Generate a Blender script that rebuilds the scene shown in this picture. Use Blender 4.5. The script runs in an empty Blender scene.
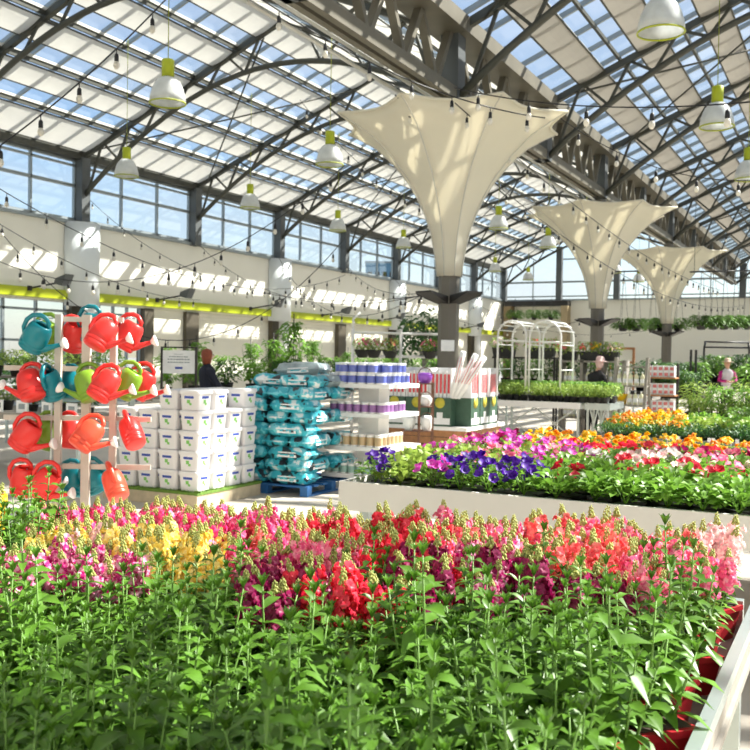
import bpy, math, random
from mathutils import Vector, Matrix
random.seed(7)
sc = bpy.context.scene
C = sc.collection
PI = math.pi
def V(*a): return Vector(a)

# ------------------------------------------------------------------ camera
F, YAW, PIT, ROLL, EYE = 932.0, .4779, -.0190, .0160, 1.6
_x = V(math.cos(YAW), math.sin(YAW), 0); _z = V(-math.sin(YAW), math.cos(YAW), 0); _u = V(0, 0, 1)
FWD = _z*math.cos(PIT) + _u*math.sin(PIT)
UP2 = -_z*math.sin(PIT) + _u*math.cos(PIT)
RIGHT = _x*math.cos(ROLL) + UP2*math.sin(ROLL)
UP = UP2*math.cos(ROLL) - _x*math.sin(ROLL)
EYEP = V(0, 0, EYE)
cam = bpy.data.cameras.new('camera'); co = bpy.data.objects.new('camera', cam); C.objects.link(co)
M4 = Matrix((RIGHT, UP, -FWD)).transposed().to_4x4(); M4.translation = EYEP
co.matrix_world = M4
cam.sensor_fit = 'HORIZONTAL'; cam.sensor_width = 36; cam.lens = 36*F/750
cam.clip_start = .05; cam.clip_end = 400
cam.dof.use_dof = True; cam.dof.focus_distance = 3.4; cam.dof.aperture_fstop = 8
sc.camera = co
def ray(px, py): return FWD + RIGHT*((px-375)/F) + UP*((375-py)/F)
def P(px, py, d): return EYEP + ray(px, py)*d
def PH(px, py, h):
    r = ray(px, py); return EYEP + r*((h-EYE)/r.z)

# ------------------------------------------------------------------ world, sun, exposure
SUN = V(.50, .50, .72).normalized()
w = bpy.data.worlds.new('sky'); sc.world = w; w.use_nodes = True
nt = w.node_tree; N = nt.nodes; L = nt.links; N.clear()
out = N.new('ShaderNodeOutputWorld'); bg = N.new('ShaderNodeBackground')
sky = N.new('ShaderNodeTexSky'); sky.sky_type = 'NISHITA'; sky.sun_disc = False
sky.sun_elevation = math.asin(SUN.z); sky.sun_rotation = math.atan2(SUN.x, SUN.y)
sky.air_density = 1.0; sky.dust_density = .6; sky.ozone_density = 1.0
tc = N.new('ShaderNodeTexCoord'); noi = N.new('ShaderNodeTexNoise'); noi.inputs['Scale'].default_value = 3.0
noi.inputs['Detail'].default_value = 6
mp = N.new('ShaderNodeMapping'); mp.inputs['Scale'].default_value = (1, 1, 2.6)
rmp = N.new('ShaderNodeValToRGB'); rmp.color_ramp.elements[0].position = .45; rmp.color_ramp.elements[1].position = .75
rmp.color_ramp.elements[0].color = (0, 0, 0, 1); rmp.color_ramp.elements[1].color = (.75, .75, .75, 1)
mx = N.new('ShaderNodeMix'); mx.data_type = 'RGBA'
L.new(tc.outputs['Generated'], mp.inputs[0]); L.new(mp.outputs[0], noi.inputs['Vector']); L.new(noi.outputs['Fac'], rmp.inputs[0])
dt_ = N.new('ShaderNodeVectorMath'); dt_.operation = 'DOT_PRODUCT'; dt_.inputs[1].default_value = tuple(SUN)
L.new(tc.outputs['Generated'], dt_.inputs[0]); mr_ = N.new('ShaderNodeMapRange'); mr_.inputs[1].default_value = .25; mr_.inputs[2].default_value = .95
mr_.inputs[3].default_value = 0; mr_.inputs[4].default_value = .75; L.new(dt_.outputs['Value'], mr_.inputs[0])
am = N.new('ShaderNodeMath'); am.operation = 'MAXIMUM'; L.new(rmp.outputs[0], am.inputs[0]); L.new(mr_.outputs[0], am.inputs[1])
L.new(am.outputs[0], mx.inputs[0]); L.new(sky.outputs[0], mx.inputs[6]); mx.inputs[7].default_value = (4.0, 4.3, 4.6, 1)
L.new(mx.outputs[2], bg.inputs[0]); L.new(bg.outputs[0], out.inputs[0]); bg.inputs[1].default_value = .165
sl = bpy.data.lights.new('sun', 'SUN'); sl.energy = 13.0; sl.angle = math.radians(.8); sl.color = (1, .95, .86)
so = bpy.data.objects.new('sun', sl); C.objects.link(so)
so.rotation_euler = SUN.to_track_quat('Z', 'Y').to_euler()
sc.view_settings.view_transform = 'Standard'; sc.view_settings.look = 'None'
sc.view_settings.gamma = 1; sc.view_settings.use_curve_mapping = False
sc.view_settings.exposure = 0.34

# ------------------------------------------------------------------ materials
def mat(name, col, rough=.6, metal=0, var=.12, scale=8, trans=0, spec=.5, bump=0, col2=None, rnd=0, sharp=False):
    m = bpy.data.materials.new(name); m.use_nodes = True
    t = m.node_tree; n = t.nodes; l = t.links; b = n['Principled BSDF']
    tcn = n.new('ShaderNodeTexCoord'); no = n.new('ShaderNodeTexNoise'); no.inputs['Scale'].default_value = scale
    no.inputs['Detail'].default_value = 4
    l.new(tcn.outputs['Object'], no.inputs['Vector'])
    mi = n.new('ShaderNodeMix'); mi.data_type = 'RGBA'
    c2 = col2 or tuple(max(0, c*(1-var*2)) for c in col)
    c1 = col if col2 else tuple(min(1, c*(1+var)) for c in col)
    mi.inputs[6].default_value = (*c1, 1); mi.inputs[7].default_value = (*c2, 1)
    if sharp:
        sh = n.new('ShaderNodeMapRange'); sh.inputs[1].default_value = .44; sh.inputs[2].default_value = .58
        l.new(no.outputs['Fac'], sh.inputs[0]); l.new(sh.outputs[0], mi.inputs[0])
    else: l.new(no.outputs['Fac'], mi.inputs[0])
    o_ = mi.outputs[2]
    if rnd:
        oi = n.new('ShaderNodeObjectInfo'); hs = n.new('ShaderNodeHueSaturation')
        mr = n.new('ShaderNodeMapRange'); mr.inputs[3].default_value = 1-rnd; mr.inputs[4].default_value = 1+rnd
        l.new(oi.outputs['Random'], mr.inputs[0]); l.new(mr.outputs[0], hs.inputs['Value']); l.new(o_, hs.inputs['Color'])
        o_ = hs.outputs[0]
    l.new(o_, b.inputs['Base Color'])
    b.inputs['Roughness'].default_value = rough; b.inputs['Metallic'].default_value = metal
    b.inputs['Specular IOR Level'].default_value = spec
    if bump:
        bu = n.new('ShaderNodeBump'); bu.inputs['Strength'].default_value = bump; bu.inputs['Distance'].default_value = .02
        l.new(no.outputs['Fac'], bu.inputs['Height']); l.new(bu.outputs[0], b.inputs['Normal'])
    if trans:
        tr = n.new('ShaderNodeBsdfTranslucent'); ms = n.new('ShaderNodeMixShader'); ms.inputs[0].default_value = trans
        l.new(o_, tr.inputs[0]); l.new(b.outputs[0], ms.inputs[1]); l.new(tr.outputs[0], ms.inputs[2])
        l.new(ms.outputs[0], n['Material Output'].inputs[0])
    return m
def glass_mat(name, tint=(.97, .985, .99), rough=.02, fac=.9):
    m = bpy.data.materials.new(name); m.use_nodes = True
    t = m.node_tree; n = t.nodes; l = t.links; n.clear()
    o = n.new('ShaderNodeOutputMaterial'); a = n.new('ShaderNodeBsdfTransparent'); g = n.new('ShaderNodeBsdfGlossy')
    lw = n.new('ShaderNodeLayerWeight'); ms = n.new('ShaderNodeMixShader')
    pw = n.new('ShaderNodeMath'); pw.operation = 'POWER'; pw.inputs[1].default_value = 4
    fr = n.new('ShaderNodeMath'); fr.operation = 'MULTIPLY_ADD'; fr.inputs[1].default_value = .85; fr.inputs[2].default_value = .05
    l.new(lw.outputs['Facing'], pw.inputs[0]); l.new(pw.outputs[0], fr.inputs[0])
    a.inputs[0].default_value = (*tint, 1); g.inputs['Roughness'].default_value = rough
    l.new(fr.outputs[0], ms.inputs[0]); l.new(a.outputs[0], ms.inputs[1]); l.new(g.outputs[0], ms.inputs[2])
    l.new(ms.outputs[0], o.inputs[0]); return m
m_steel = mat('steel_paint', (.070, .072, .060), .5, .3, .15, 3)
m_steel2 = mat('valley_steel', (.17, .155, .12), .5, .2, .2, 2)
m_col = mat('column_grey', (.10, .11, .115), .5, .2, .1, 3)
m_post = mat('post_taupe', (.16, .145, .12), .5, .2, .1, 3)
m_mull = mat('mullion_grey', (.30, .34, .36), .4, .4, .1, 3)
m_purl = mat('purlin_white', (.62, .62, .58), .5, .0, .1, 2)
m_shade = mat('shade_cloth', (.76, .74, .68), .85, 0, .05, 3, trans=.35)
m_shade_backlit = mat('shade_cloth_backlit', (.42, .39, .34), .85, 0, .05, 3, trans=.2)  # shade cloth in a darker tone, its backlit look put into the colour
m_wall = mat('wall_cream', (.82, .80, .72), .8, 0, .04, 1.2)
m_back = mat('wall_back_cream', (.76, .74, .65), .85, 0, .04, .6)
m_shut = mat('shutter_cream', (.80, .77, .66), .7, 0, .04, 1)
m_lime = mat('lime_paint', (.40, .46, .01), .45, 0, .08, 2)
m_floor = mat('concrete', (.52, .47, .40), .55, 0, .14, 1.2, bump=.1)
m_fabric = mat('tensile_fabric', (.86, .82, .70), .75, 0, .03, 2, trans=.35)
m_seam = mat('fabric_seam', (.62, .60, .54), .75, 0, .03, 2)
m_white = mat('white_paint', (.85, .84, .82), .45, 0, .05, 3)
m_frost = mat('lamp_acrylic', (.82, .84, .84), .3, 0, .1, 9, trans=.45)
m_black = mat('black_rubber', (.012, .012, .014), .5, 0, .1, 8)
m_bulb = mat('bulb_glass', (.85, .82, .74), .2, 0, .05, 9, trans=.3)
m_dark = mat('dark_metal', (.035, .032, .03), .45, .4, .1, 5)
m_wood = mat('oak_wood', (.48, .22, .09), .55, 0, .3, 14)
m_pale = mat('pale_wood', (.60, .50, .34), .65, 0, .2, 10)
m_grey = mat('weathered_wood', (.33, .30, .26), .7, 0, .2, 10)
m_turf = mat('artificial_turf', (.16, .30, .04), .9, 0, .5, 60, bump=.6)
m_alu = mat('aluminium_rail', (.48, .54, .53), .38, .75, .06, 6)
m_bench = mat('bench_panel', (.70, .68, .63), .55, 0, .05, 3)
m_pot = mat('black_pot', (.02, .02, .02), .5, 0, .1, 8)
m_redpot = mat('red_pot', (.36, .012, .02), .4, 0, .1, 8)
m_soil = mat('soil', (.05, .03, .018), .95, 0, .4, 60)
m_leafA = mat('leaf_green', (.115, .26, .025), .42, 0, .4, 18, spec=.45, trans=.28, rnd=.22)
m_leafB = mat('leaf_bright', (.20, .40, .05), .45, 0, .3, 14, trans=.4, rnd=.2)
m_leafD = mat('leaf_dark', (.045, .14, .03), .45, 0, .3, 14, trans=.25, rnd=.25)
m_leafY = mat('leaf_lime', (.36, .50, .09), .5, 0, .25, 14, trans=.4, rnd=.15)
m_stem = mat('stem_green', (.15, .30, .05), .5, 0, .2, 12, trans=.1)
m_bud = mat('bud_green', (.50, .54, .16), .5, 0, .2, 30, trans=.3)
def petal(n, c, c2): return mat(n, c, .5, 0, 0, 55, trans=.35, col2=c2, rnd=.12, sharp=True)
FL = dict(coral=petal('petal_coral', (.90, .10, .13), (.96, .34, .30)), pink=petal('petal_pink', (.86, .12, .30), (.96, .42, .50)),
          hot=petal('petal_hot_pink', (.86, .06, .28), (.95, .25, .45)), red=petal('petal_red', (.72, .015, .05), (.88, .06, .10)),
          magenta=petal('petal_magenta', (.58, .0, .20), (.90, .48, .62)), maroon=petal('petal_maroon', (.22, .004, .05), (.38, .01, .12)),
          yellow=petal('petal_yellow', (.93, .70, .10), (.95, .84, .35)), pale=petal('petal_pale', (.93, .55, .58), (.96, .80, .76)),
          purple=petal('petal_purple', (.045, .0, .24), (.11, .015, .42)), violet=petal('petal_violet', (.60, .03, .42), (.80, .15, .60)),
          orange=petal('petal_orange', (.92, .28, .01), (.96, .50, .02)), gold=petal('petal_gold', (.95, .55, .01), (.98, .72, .04)),
          white=petal('petal_white', (.86, .84, .80), (.90, .80, .82)))

# ------------------------------------------------------------------ mesh builder
class MB:
    def __init__(s): s.v = []; s.f = []; s.mi = []; s.cur = 0; s.sm = []
    def add(s, vs, fs, smooth=False):
        o = len(s.v); s.v += [tuple(p) for p in vs]
        for f in fs: s.f.append(tuple(i+o for i in f)); s.mi.append(s.cur); s.sm.append(smooth)
        return s
    def hexa(s, p):
        return s.add(p, [(0, 3, 2, 1), (4, 5, 6, 7), (0, 1, 5, 4), (1, 2, 6, 5), (2, 3, 7, 6), (3, 0, 4, 7)])
    def box(s, x0, x1, y0, y1, z0, z1):
        return s.hexa([(x0, y0, z0), (x1, y0, z0), (x1, y1, z0), (x0, y1, z0), (x0, y0, z1), (x1, y0, z1), (x1, y1, z1), (x0, y1, z1)])
    def cbox(s, c, sx, sy, sz): return s.box(c[0]-sx/2, c[0]+sx/2, c[1]-sy/2, c[1]+sy/2, c[2]-sz/2, c[2]+sz/2)
    def bar(s, a, b, w, h=None, up=(0, 0, 1)):
        a = V(*a); b = V(*b); h = h or w; d = (b-a).normalized(); u = V(*up)
        if abs(d.dot(u)) > .98: u = V(0, 1, 0)
        sd = d.cross(u).normalized()*w/2; uu = sd.cross(d).normalized()*h/2
        return s.hexa([a-sd-uu, a+sd-uu, a+sd+uu, a-sd+uu, b-sd-uu, b+sd-uu, b+sd+uu, b-sd+uu])
    def tube(s, pts, r, n=8, cap=True):
        pts = [V(*p) for p in pts]; k = len(pts); rs = r if isinstance(r, (list, tuple)) else [r]*k
        o = []; pu = None
        for i, p in enumerate(pts):
            d = (pts[min(i+1, k-1)]-pts[max(i-1, 0)]).normalized()
            if pu is None: pu = d.orthogonal().normalized()
            pu = (pu-d*pu.dot(d)).normalized(); sd = d.cross(pu)
            for j in range(n):
                a = 2*PI*j/n; o.append(p+(pu*math.cos(a)+sd*math.sin(a))*rs[i])
        fs = [(i*n+j, i*n+(j+1) % n, (i+1)*n+(j+1) % n, (i+1)*n+j) for i in range(k-1) for j in range(n)]
        if cap: fs += [tuple(range(n))[::-1], tuple(range((k-1)*n, k*n))]
        return s.add(o, fs, True)
    def lathe(s, prof, n=16, c=(0, 0, 0), sx=1, sy=1, smooth=True, cap=True, ph=0):
        o = []
        for r, z in prof:
            for j in range(n):
                a = 2*PI*j/n+ph; o.append((c[0]+r*sx*math.cos(a), c[1]+r*sy*math.sin(a), c[2]+z))
        k = len(prof)
        fs = [(i*n+j, i*n+(j+1) % n, (i+1)*n+(j+1) % n, (i+1)*n+j) for i in range(k-1) for j in range(n)]
        if cap: fs += [tuple(range(n))[::-1], tuple(range((k-1)*n, k*n))]
        return s.add(o, fs, smooth)
    def leaf(s, b, d, ln, wd, droop=.4, fold=.25, roll=0):
        b = V(*b); d = V(*d).normalized(); sd = d.cross(V(0, 0, 1))
        if sd.length < .05: sd = V(1, 0, 0)
        sd.normalize()
        if roll: sd = Matrix.Rotation(roll, 3, d) @ sd
        nn = sd.cross(d)
        o = []
        for t, wf in ((.0, .12), (.3, .85), (.62, .9), (1, .03)):
            c = b+d*ln*t-V(0, 0, 1)*droop*ln*t*t
            o += [c-sd*wd*wf/2+nn*fold*wd*wf, c, c+sd*wd*wf/2+nn*fold*wd*wf]
        fs = []
        for i in range(3):
            q = i*3; fs += [(q, q+1, q+4, q+3), (q+1, q+2, q+5, q+4)]
        return s.add(o, fs, True)
    def build(s, name, m, parent=None, loc=None, rot=None):
        me = bpy.data.meshes.new(name); me.from_pydata(s.v, [], s.f)
        ms = m if isinstance(m, (list, tuple)) else [m]
        for q in ms: me.materials.append(q)
        me.polygons.foreach_set('material_index', s.mi); me.polygons.foreach_set('use_smooth', s.sm)
        me.update(); o = bpy.data.objects.new(name, me); C.objects.link(o)
        if parent: o.parent = parent
        if loc is not None: o.location = loc
        if rot is not None: o.rotation_euler = rot
        return o
def tag(o, label, cat, group=None, kind=None):
    if label: o['label'] = label
    if cat: o['category'] = cat
    if group: o['group'] = group
    if kind: o['kind'] = kind
    return o
def thing(name, label, cat, loc=(0, 0, 0), rz=0, group=None):
    o = bpy.data.objects.new(name, None); C.objects.link(o); o.location = loc; o.rotation_euler = (0, 0, rz)
    o.empty_display_size = .1
    return tag(o, label, cat, group)
def struct(o): o['kind'] = 'structure'; return o
def dup(root, loc, rz=0, label=None, group=None, scale=None, rot=None, swap=None):
    r = root.copy(); C.objects.link(r); r.location = loc; r.rotation_euler = rot if rot else (0, 0, rz)
    if label: r['label'] = label
    if group: r['group'] = group
    if scale: r.scale = (scale,)*3 if not isinstance(scale, tuple) else scale
    for ch in list(root.children):
        c = ch.copy(); C.objects.link(c); c.parent = r
        for g in ch.children:
            d = g.copy(); C.objects.link(d); d.parent = c
    return r
ORD = ['nearest', 'second nearest', 'third nearest', 'fourth nearest', 'fifth nearest', 'sixth nearest', 'seventh nearest', 'eighth nearest', 'ninth nearest', 'tenth nearest', 'eleventh nearest', 'twelfth nearest']

# ------------------------------------------------------------------ the building
XW, XV, XR = -21.05, -6.6, 7.85           # left wall, valley line, right wall
XRL = (XW+XV)/2; XRR = (XV+XR)/2          # ridges
T1, B = 21.01, 5.41
YB = 59.3; YF = -3.5
HS, HE, HR, HA = 5.46, 7.52, 10.55, 6.31
def frame_t(k): return T1+k*B
def roof_h(x):
    if x < XV: c, h0 = XRL, XV-XRL
    else: c, h0 = XRR, XR-XRR
    return HR-(HR-HE)*abs(x-c)/h0
struct(MB().box(XW-1, XR+.3, YF-.3, YB+.4, -.1, 0).build('floor', m_floor))
struct(MB().box(-260, 140, -60, 330, -.35, -.14).build('ground', mat('asphalt', (.22, .22, .21), .9, 0, .1, .5)))
# left wall above the openings, and the piers of each bay
mb = MB(); mb.box(XW-.35, XW, YF, YB, 3.1, HS)
wl = struct(mb.build('wall_left', m_wall))
mb = MB(); mb.box(XW-.45, XW-.38, YF, YB, 0, 3.1)
# lime fascia
struct(MB().box(XW+.002, XW+.16, YF, YB-.1, 3.17, 3.44).build('trim_1', m_lime))
struct(MB().box(XW-.3, XW+.10, YF, YB, HS, HS+.09).build('trim_2', m_mull))
# back wall
mb = MB(); mb.box(XW, XR, YB, YB+.35, 0, HS)
struct(mb.build('wall_back', m_back))
struct(MB().box(XW, 12, YB-.1, YB+.2, HS, HS+.1).build('trim_3', m_mull))
m_glass = glass_mat('window_glass'); m_rglass = glass_mat('roof_glass', (.93, .96, .97), .15)
# clerestory windows along the left wall: one per bay
for k in range(-4, 7):
    t0, t1 = frame_t(k)+.14, frame_t(k+1)-.14
    mb = MB()
    for hz, th in ((HS+.12, .07), (6.58, .09), (7.2, .06), (HE-.18, .07)): mb.box(XW-.12, XW-.02, t0, t1, hz, hz+th)
    for j in range(4):
        t = t0+(t1-t0)*(.0+j/3.0); t = min(max(t, t0+.03), t1-.03); mb.box(XW-.12, XW-.02, t-.03, t+.03, HS+.1, HE-.1)
    wo = struct(mb.build('window_%d' % (k+5), m_mull)); 
    MB().box(XW-.08, XW-.07, t0, t1, HS+.1, HE-.1).build('pane', m_glass, wo)
struct(MB().box(XR, XR+.3, YF, YB, 0, HS).build('wall_right', m_wall))
struct(MB().box(XW-.35, XR+.3, YF-.3, YF, 0, HE).build('wall_front', m_wall))
# gable windows in the back wall
gx = [XW+.1+3.7*i for i in range(9)]
for i in range(8):
    a, b_ = gx[i], gx[i+1]; mb = MB()
    top = lambda x: roof_h(min(x, XR-.01))-.2
    for hz, th in ((HS+.25, .08), (6.62, .12), (8.1, .09)):
        xs0, xs1 = a, b_
        if hz < min(top(a), top(b_)): mb.box(xs0, xs1, YB-.02, YB+.06, hz, hz+th)
    mid = (a+b_)/2; mb.box(mid-.035, mid+.035, YB-.02, YB+.06, HS+.1, top(mid))
    for x in (a+.03, b_-.03): mb.box(x-.03, x+.03, YB-.02, YB+.06, HS+.1, max(HS+.3, top(x)))
    wo = struct(mb.build('window_%d' % (20+i), m_mull))
    pts = [(a, YB+.04, HS+.1), (b_, YB+.04, HS+.1), (b_, YB+.04, top(b_))]
    r_ = [x for x in (XRL, XV, XRR) if a < x < b_]
    for x in r_: pts.append((x, YB+.04, top(x)))
    pts.append((a, YB+.04, top(a)))
    MB().add(pts, [tuple(range(len(pts)))]).build('pane', m_glass, wo)
    if i in (1, 2, 3, 4, 5, 6, 7):
        o = MB().box(a-.18, a+.18, YB-.5, YB-.15, HS if i > 1 else HS, top(a)).build('steel_column', m_col)
        tag(o, 'grey steel gable post on the back wall, %s from the left corner' % ['', 'first', 'second', 'third', 'fourth', 'fifth', 'sixth', 'seventh'][i], 'column')
# dark frame of the recess on the back wall with brown jambs
p0, p1 = P(503, 302, 58), P(565, 302, 58)
xa, xb = XW+.2, XW+4.5
struct(MB().box(xa, xb, YB-.75, YB-.02, 5.1, 5.42).build('trim_4', m_dark))
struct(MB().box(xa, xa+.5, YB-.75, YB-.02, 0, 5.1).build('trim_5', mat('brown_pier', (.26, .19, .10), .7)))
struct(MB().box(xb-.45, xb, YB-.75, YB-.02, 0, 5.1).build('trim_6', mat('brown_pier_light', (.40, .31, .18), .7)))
# bays of the left wall below the lime fascia
m_bronze = mat('bronze_frame', (.10, .085, .06), .5, .2)
for k in range(-4, 7):
    t0, t1 = frame_t(k), frame_t(k+1)
    mb = MB(); mb.box(XW-.3, XW+.05, t0-.35, t0+.35, 0, 3.1); pr = struct(mb.build('trim_%d' % (10+k+4), m_bronze))
    if k <= 0:
        mb = MB()
        a, b_ = t0+.35, t1-.35
        if k == 0: b_ = t0+2.9
        for q in range(5):
            t = a+(b_-a)*q/4; mb.box(XW-.2, XW-.12, t-.04, t+.04, 0, 3.1)
        for hz in (.05, 1.0, 1.9, 2.8): mb.box(XW-.2, XW-.12, a, b_, hz, hz+.07)
        wo = struct(mb.build('window_%d' % (40+k+4), m_mull))
        MB().box(XW-.165, XW-.155, a, b_, 0, 3.1).build('pane', m_glass, wo)
        if k == 0:
            struct(MB().box(XW-.3, XW+.05, b_, b_+.45, 0, 3.1).build('trim_30', m_bronze))
            struct(MB().box(XW-.25, XW-.1, b_+.45, t1-.35, 0, 3.1).build('wall_left_pier', m_shut))
    else:
        mb = MB()
        n = 24
        for q in range(n):      # rolling shutter slats
            z0 = 3.1*q/n; mb.hexa([(XW-.25, t0+.35, z0), (XW-.14, t0+.35, z0), (XW-.14, t1-.35, z0), (XW-.25, t1-.35, z0),
                                   (XW-.25, t0+.35, z0+.125), (XW-.155, t0+.35, z0+.125), (XW-.155, t1-.35, z0+.125), (XW-.25, t1-.35, z0+.125)])
        struct(mb.build('door_%d' % k, m_shut))
# steel columns of the left wall, wall lamps and half-round duct covers
for k in range(-3, 8):
    t = frame_t(k)
    o = MB().box(XW-.1, XW+.26, t-.17, t+.17, HS-.02, HE-.05).build('steel_column', m_col)
    tag(o, 'grey steel column between clerestory windows on the left wall, %s' % ORD[k+3], 'column')
    if k < 7:
        tm = t+B*.62
        if k % 1 == 0:
            r = thing('wall_lamp', 'small grey wall lamp on an arm over the lime fascia, %s along the wall' % ORD[k+3], 'wall lamp', (XW+.16, tm, 3.4), 0, 'arm lamps on the lime fascia')
            MB().cbox((.02, 0, 0), .04, .14, .14).build('base', m_dark, r)
            MB().tube([(.02, 0, 0), (.5, .1, .08), (1.0, .2, .16)], .025, 6).build('arm', m_dark, r)
            MB().hexa([(.9, .05, .12), (1.15, .1, .05), (1.15, .4, .05), (.9, .38, .12), (.95, .05, .26), (1.3, .1, .38), (1.3, .42, .38), (.95, .38, .26)]).build('lamp_head', m_col, r)
    if k in (-2, 0, 2, 4, 6):
        r = thing('duct_cover', 'pale half-round duct cover in front of wall column, %s along the left wall' % ORD[(k+2)//2], 'duct cover', (XW+.02, t, 0), 0, 'half-round duct covers on the left wall')
        mb = MB(); pr = []
        n = 14; Rr = .62
        o_ = []
        for z in (3.0, 5.5):
            for j in range(n+1):
                a = -PI/2+PI*j/n; o_.append((Rr*math.cos(a)*.9, Rr*math.sin(a), z))
        mb.add(o_, [(j, j+1, n+2+j, n+1+j) for j in range(n)] + [tuple(range(n+1))[::-1], tuple(range(n+1, 2*n+2))], True)
        mb.build('cover', mat('duct_white', (.70, .74, .76), .35, .1, .05, 2) if k == -2 else bpy.data.materials['duct_white'], r)
        MB().lathe([(.2, 0), (.2, 3.0)], 12, (.35, .0, 0)).build('down_pipe', m_white, r)

# roof glass, glazing bars, purlins, shade screens
for side, (xa, xb, nm) in enumerate(((XW, XRL, 'ceiling'), (XRL, XV, 'ceiling_valley_left'), (XV, XRR, 'ceiling_valley_right'), (XRR, XR, 'ceiling_right'))):
    ha, hb = roof_h(xa+1e-6 if xa != XV else XV+1e-6), roof_h(xb-1e-6)
    off = .22
    mb = MB(); mb.add([(xa, YF, ha+off), (xb, YF, hb+off), (xb, YB, hb+off), (xa, YB, ha+off)], [(0, 1, 2, 3)])
    ce = struct(mb.build(nm, m_rglass))
    mb = MB(); step = B/6 if side < 2 else B/5; n = int((YB-YF)/step)
    for q in range(n+1):
        t = frame_t(-4)+q*step
        if t > YB: break
        mb.bar((xa, t, ha+off-.04), (xb, t, hb+off-.04), .055, .10)
    mb.build('glazing_bars', m_mull, ce)
    # purlins and screens
    SN = ['left nave outer slope', 'left nave inner slope', 'right nave inner slope', 'right nave outer slope'][side]
    up = 1 if hb > ha else -1
    pf_ = ([0, .2, .4, .6, .8] if side == 0 else [.0, .2, .4, .6, .8] if side == 1 else [.03, .24, .42, .60, .78, 1.0] if side == 2 else [.25, .5, .75])
    for q, f in enumerate(pf_):
        x = xa+(xb-xa)*f; h = ha+(hb-ha)*f
        if side < 2:
            o = MB().box(x-.05, x+.05, YF, YB-.1, h+.08, h+.15).build('roof_purlin', m_purl)
            MB().box(x-.03, x+.02, YF, YB-.1, h-.03, h+.08).build('flange', m_steel, o)
        else:
            o = MB().box(x-.03, x+.03, YF, YB-.1, h+.04, h+.12).build('roof_purlin', m_steel)
        tag(o, 'long roof purlin under the %s, %s from the %s' % (SN, ['first', 'second', 'third', 'fourth', 'fifth', 'sixth'][q], ['left wall', 'ridge', 'valley', 'ridge'][side]), 'purlin')
    if side == 3: sf = []
    elif side == 2: sf = [(.115, .195), (.295, .375), (.475, .555), (.655, .735), (.835, .915)]
    elif side == 0: sf = [(.02, .19), (.30, .39), (.49, .59), (.69, .79), (.89, .985)]
    else: sf = [(.02, .11), (.21, .31), (.41, .51), (.61, .71), (.81, .92)]
    if side == 0: sf = [(.035, .185), (.285, .385), (.485, .585), (.685, .785), (.885, .985)]
    for q, (f0, f1) in enumerate(sf):
        xs, xe = xa+(xb-xa)*f0, xa+(xb-xa)*f1; hs_, he_ = ha+(hb-ha)*f0, ha+(hb-ha)*f1
        dz = .0
        n = 6; rows = []
        for a in range(n+1):
            g = a/n; rows.append((xs+(xe-xs)*g, hs_+(he_-hs_)*g+dz-.04*math.sin(PI*g)))
        ov = [(x, yy, h) for yy in (YF+.2, YB-.3) for (x, h) in rows]
        o = MB().add(ov, [(j, j+1, n+2+j, n+1+j) for j in range(n)]).build('shade_screen', m_shade_backlit if side == 2 else m_shade)
        mb = MB(); mb.tube([(xs, YF+.2, hs_+dz), (xs, YB-.3, hs_+dz)], .022, 6); mb.tube([(xe, YF+.2, he_+dz), (xe, YB-.3, he_+dz)], .022, 6)
        mb.build('hem_tube', m_steel, o)
        tag(o, '%s cloth shade screen under the %s, %s strip from the %s' % ('grey' if side == 2 else 'white', SN, ['first', 'second', 'third', 'fourth', 'fifth'][q], ['left wall', 'ridge', 'valley', 'ridge'][side]), 'shade screen')
xs, xe = 1.6, 4.75  # out-of-view screen, added to cast shade on the near left of the front bed
o = MB().add([(xs, 3.0, roof_h(xs)), (xe, 3.0, roof_h(xe)), (xe, 6.8, roof_h(xe)), (xs, 6.8, roof_h(xs))], [(0, 1, 2, 3)]).build('shade_screen', mat('added_screen_cloth', (.30, .29, .27), .9))
MB().tube([(xs, 3.0, roof_h(xs)), (xs, 6.8, roof_h(xs))], .03, 6).build('hem_tube', m_steel, o)
tag(o, 'unseen grey screen added above the right aisle to shade the front bench', 'shade screen')
# eave beam and ridge
tag(MB().box(XW-.05, XW+.2, YF, YB-.2, HE-.12, HE+.12).build('eave_beam', m_steel), 'dark steel eave beam above the left clerestory windows', 'beam')

# trusses
def arch_h(u):  # u 0..1 across half span, wall to ridge
    return HA+(HR-1.15-HA)*math.sin(PI/2*min(1, u)**.92)
def truss(t, x0, xm, x1, label, lightweight=False):
    r = thing('roof_truss', label, 'roof truss', (x0, t, HE))
    hw = xm-x0
    def W(x, h): return (x-x0, 0, h-HE)
    mb = MB(); mb.bar(W(x0, HE), W(xm, HR), .13, .15); mb.bar(W(xm, HR), W(x1, HE), .13, .15); mb.build('top_chord', m_steel, r)
    pts = []
    n = 16
    for i in range(n+1):
        u = i/n; pts.append((x0+hw*u, arch_h(u)))
    for i in range(1, n+1):
        u = i/n; pts.append((xm+hw*u, arch_h(1-u)))
    mb = MB()
    mb.tube([W(x, h) for x, h in pts], .075, 8); mb.build('arched_chord', m_steel, r)
    for sgn in (0, 1):
        ks = [.0, .16, .30, .46, .62, .80]
        for a in range(len(ks)):
            u = ks[a]
            if sgn == 0: f = lambda q: x0+hw*q
            else: f = lambda q: x1-hw*q
            ub = min(1, u+.03)
            ut = min(1, u+.10); uu = max(0, u-.05)
            if u > 0: MB().bar(W(f(ub), arch_h(ub)), W(f(uu), HE+(HR-HE)*uu), .06).build('strut', m_steel, r)
            MB().bar(W(f(ub), arch_h(ub)), W(f(ut), HE+(HR-HE)*ut), .06).build('strut', m_steel, r)
    return r
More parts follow.
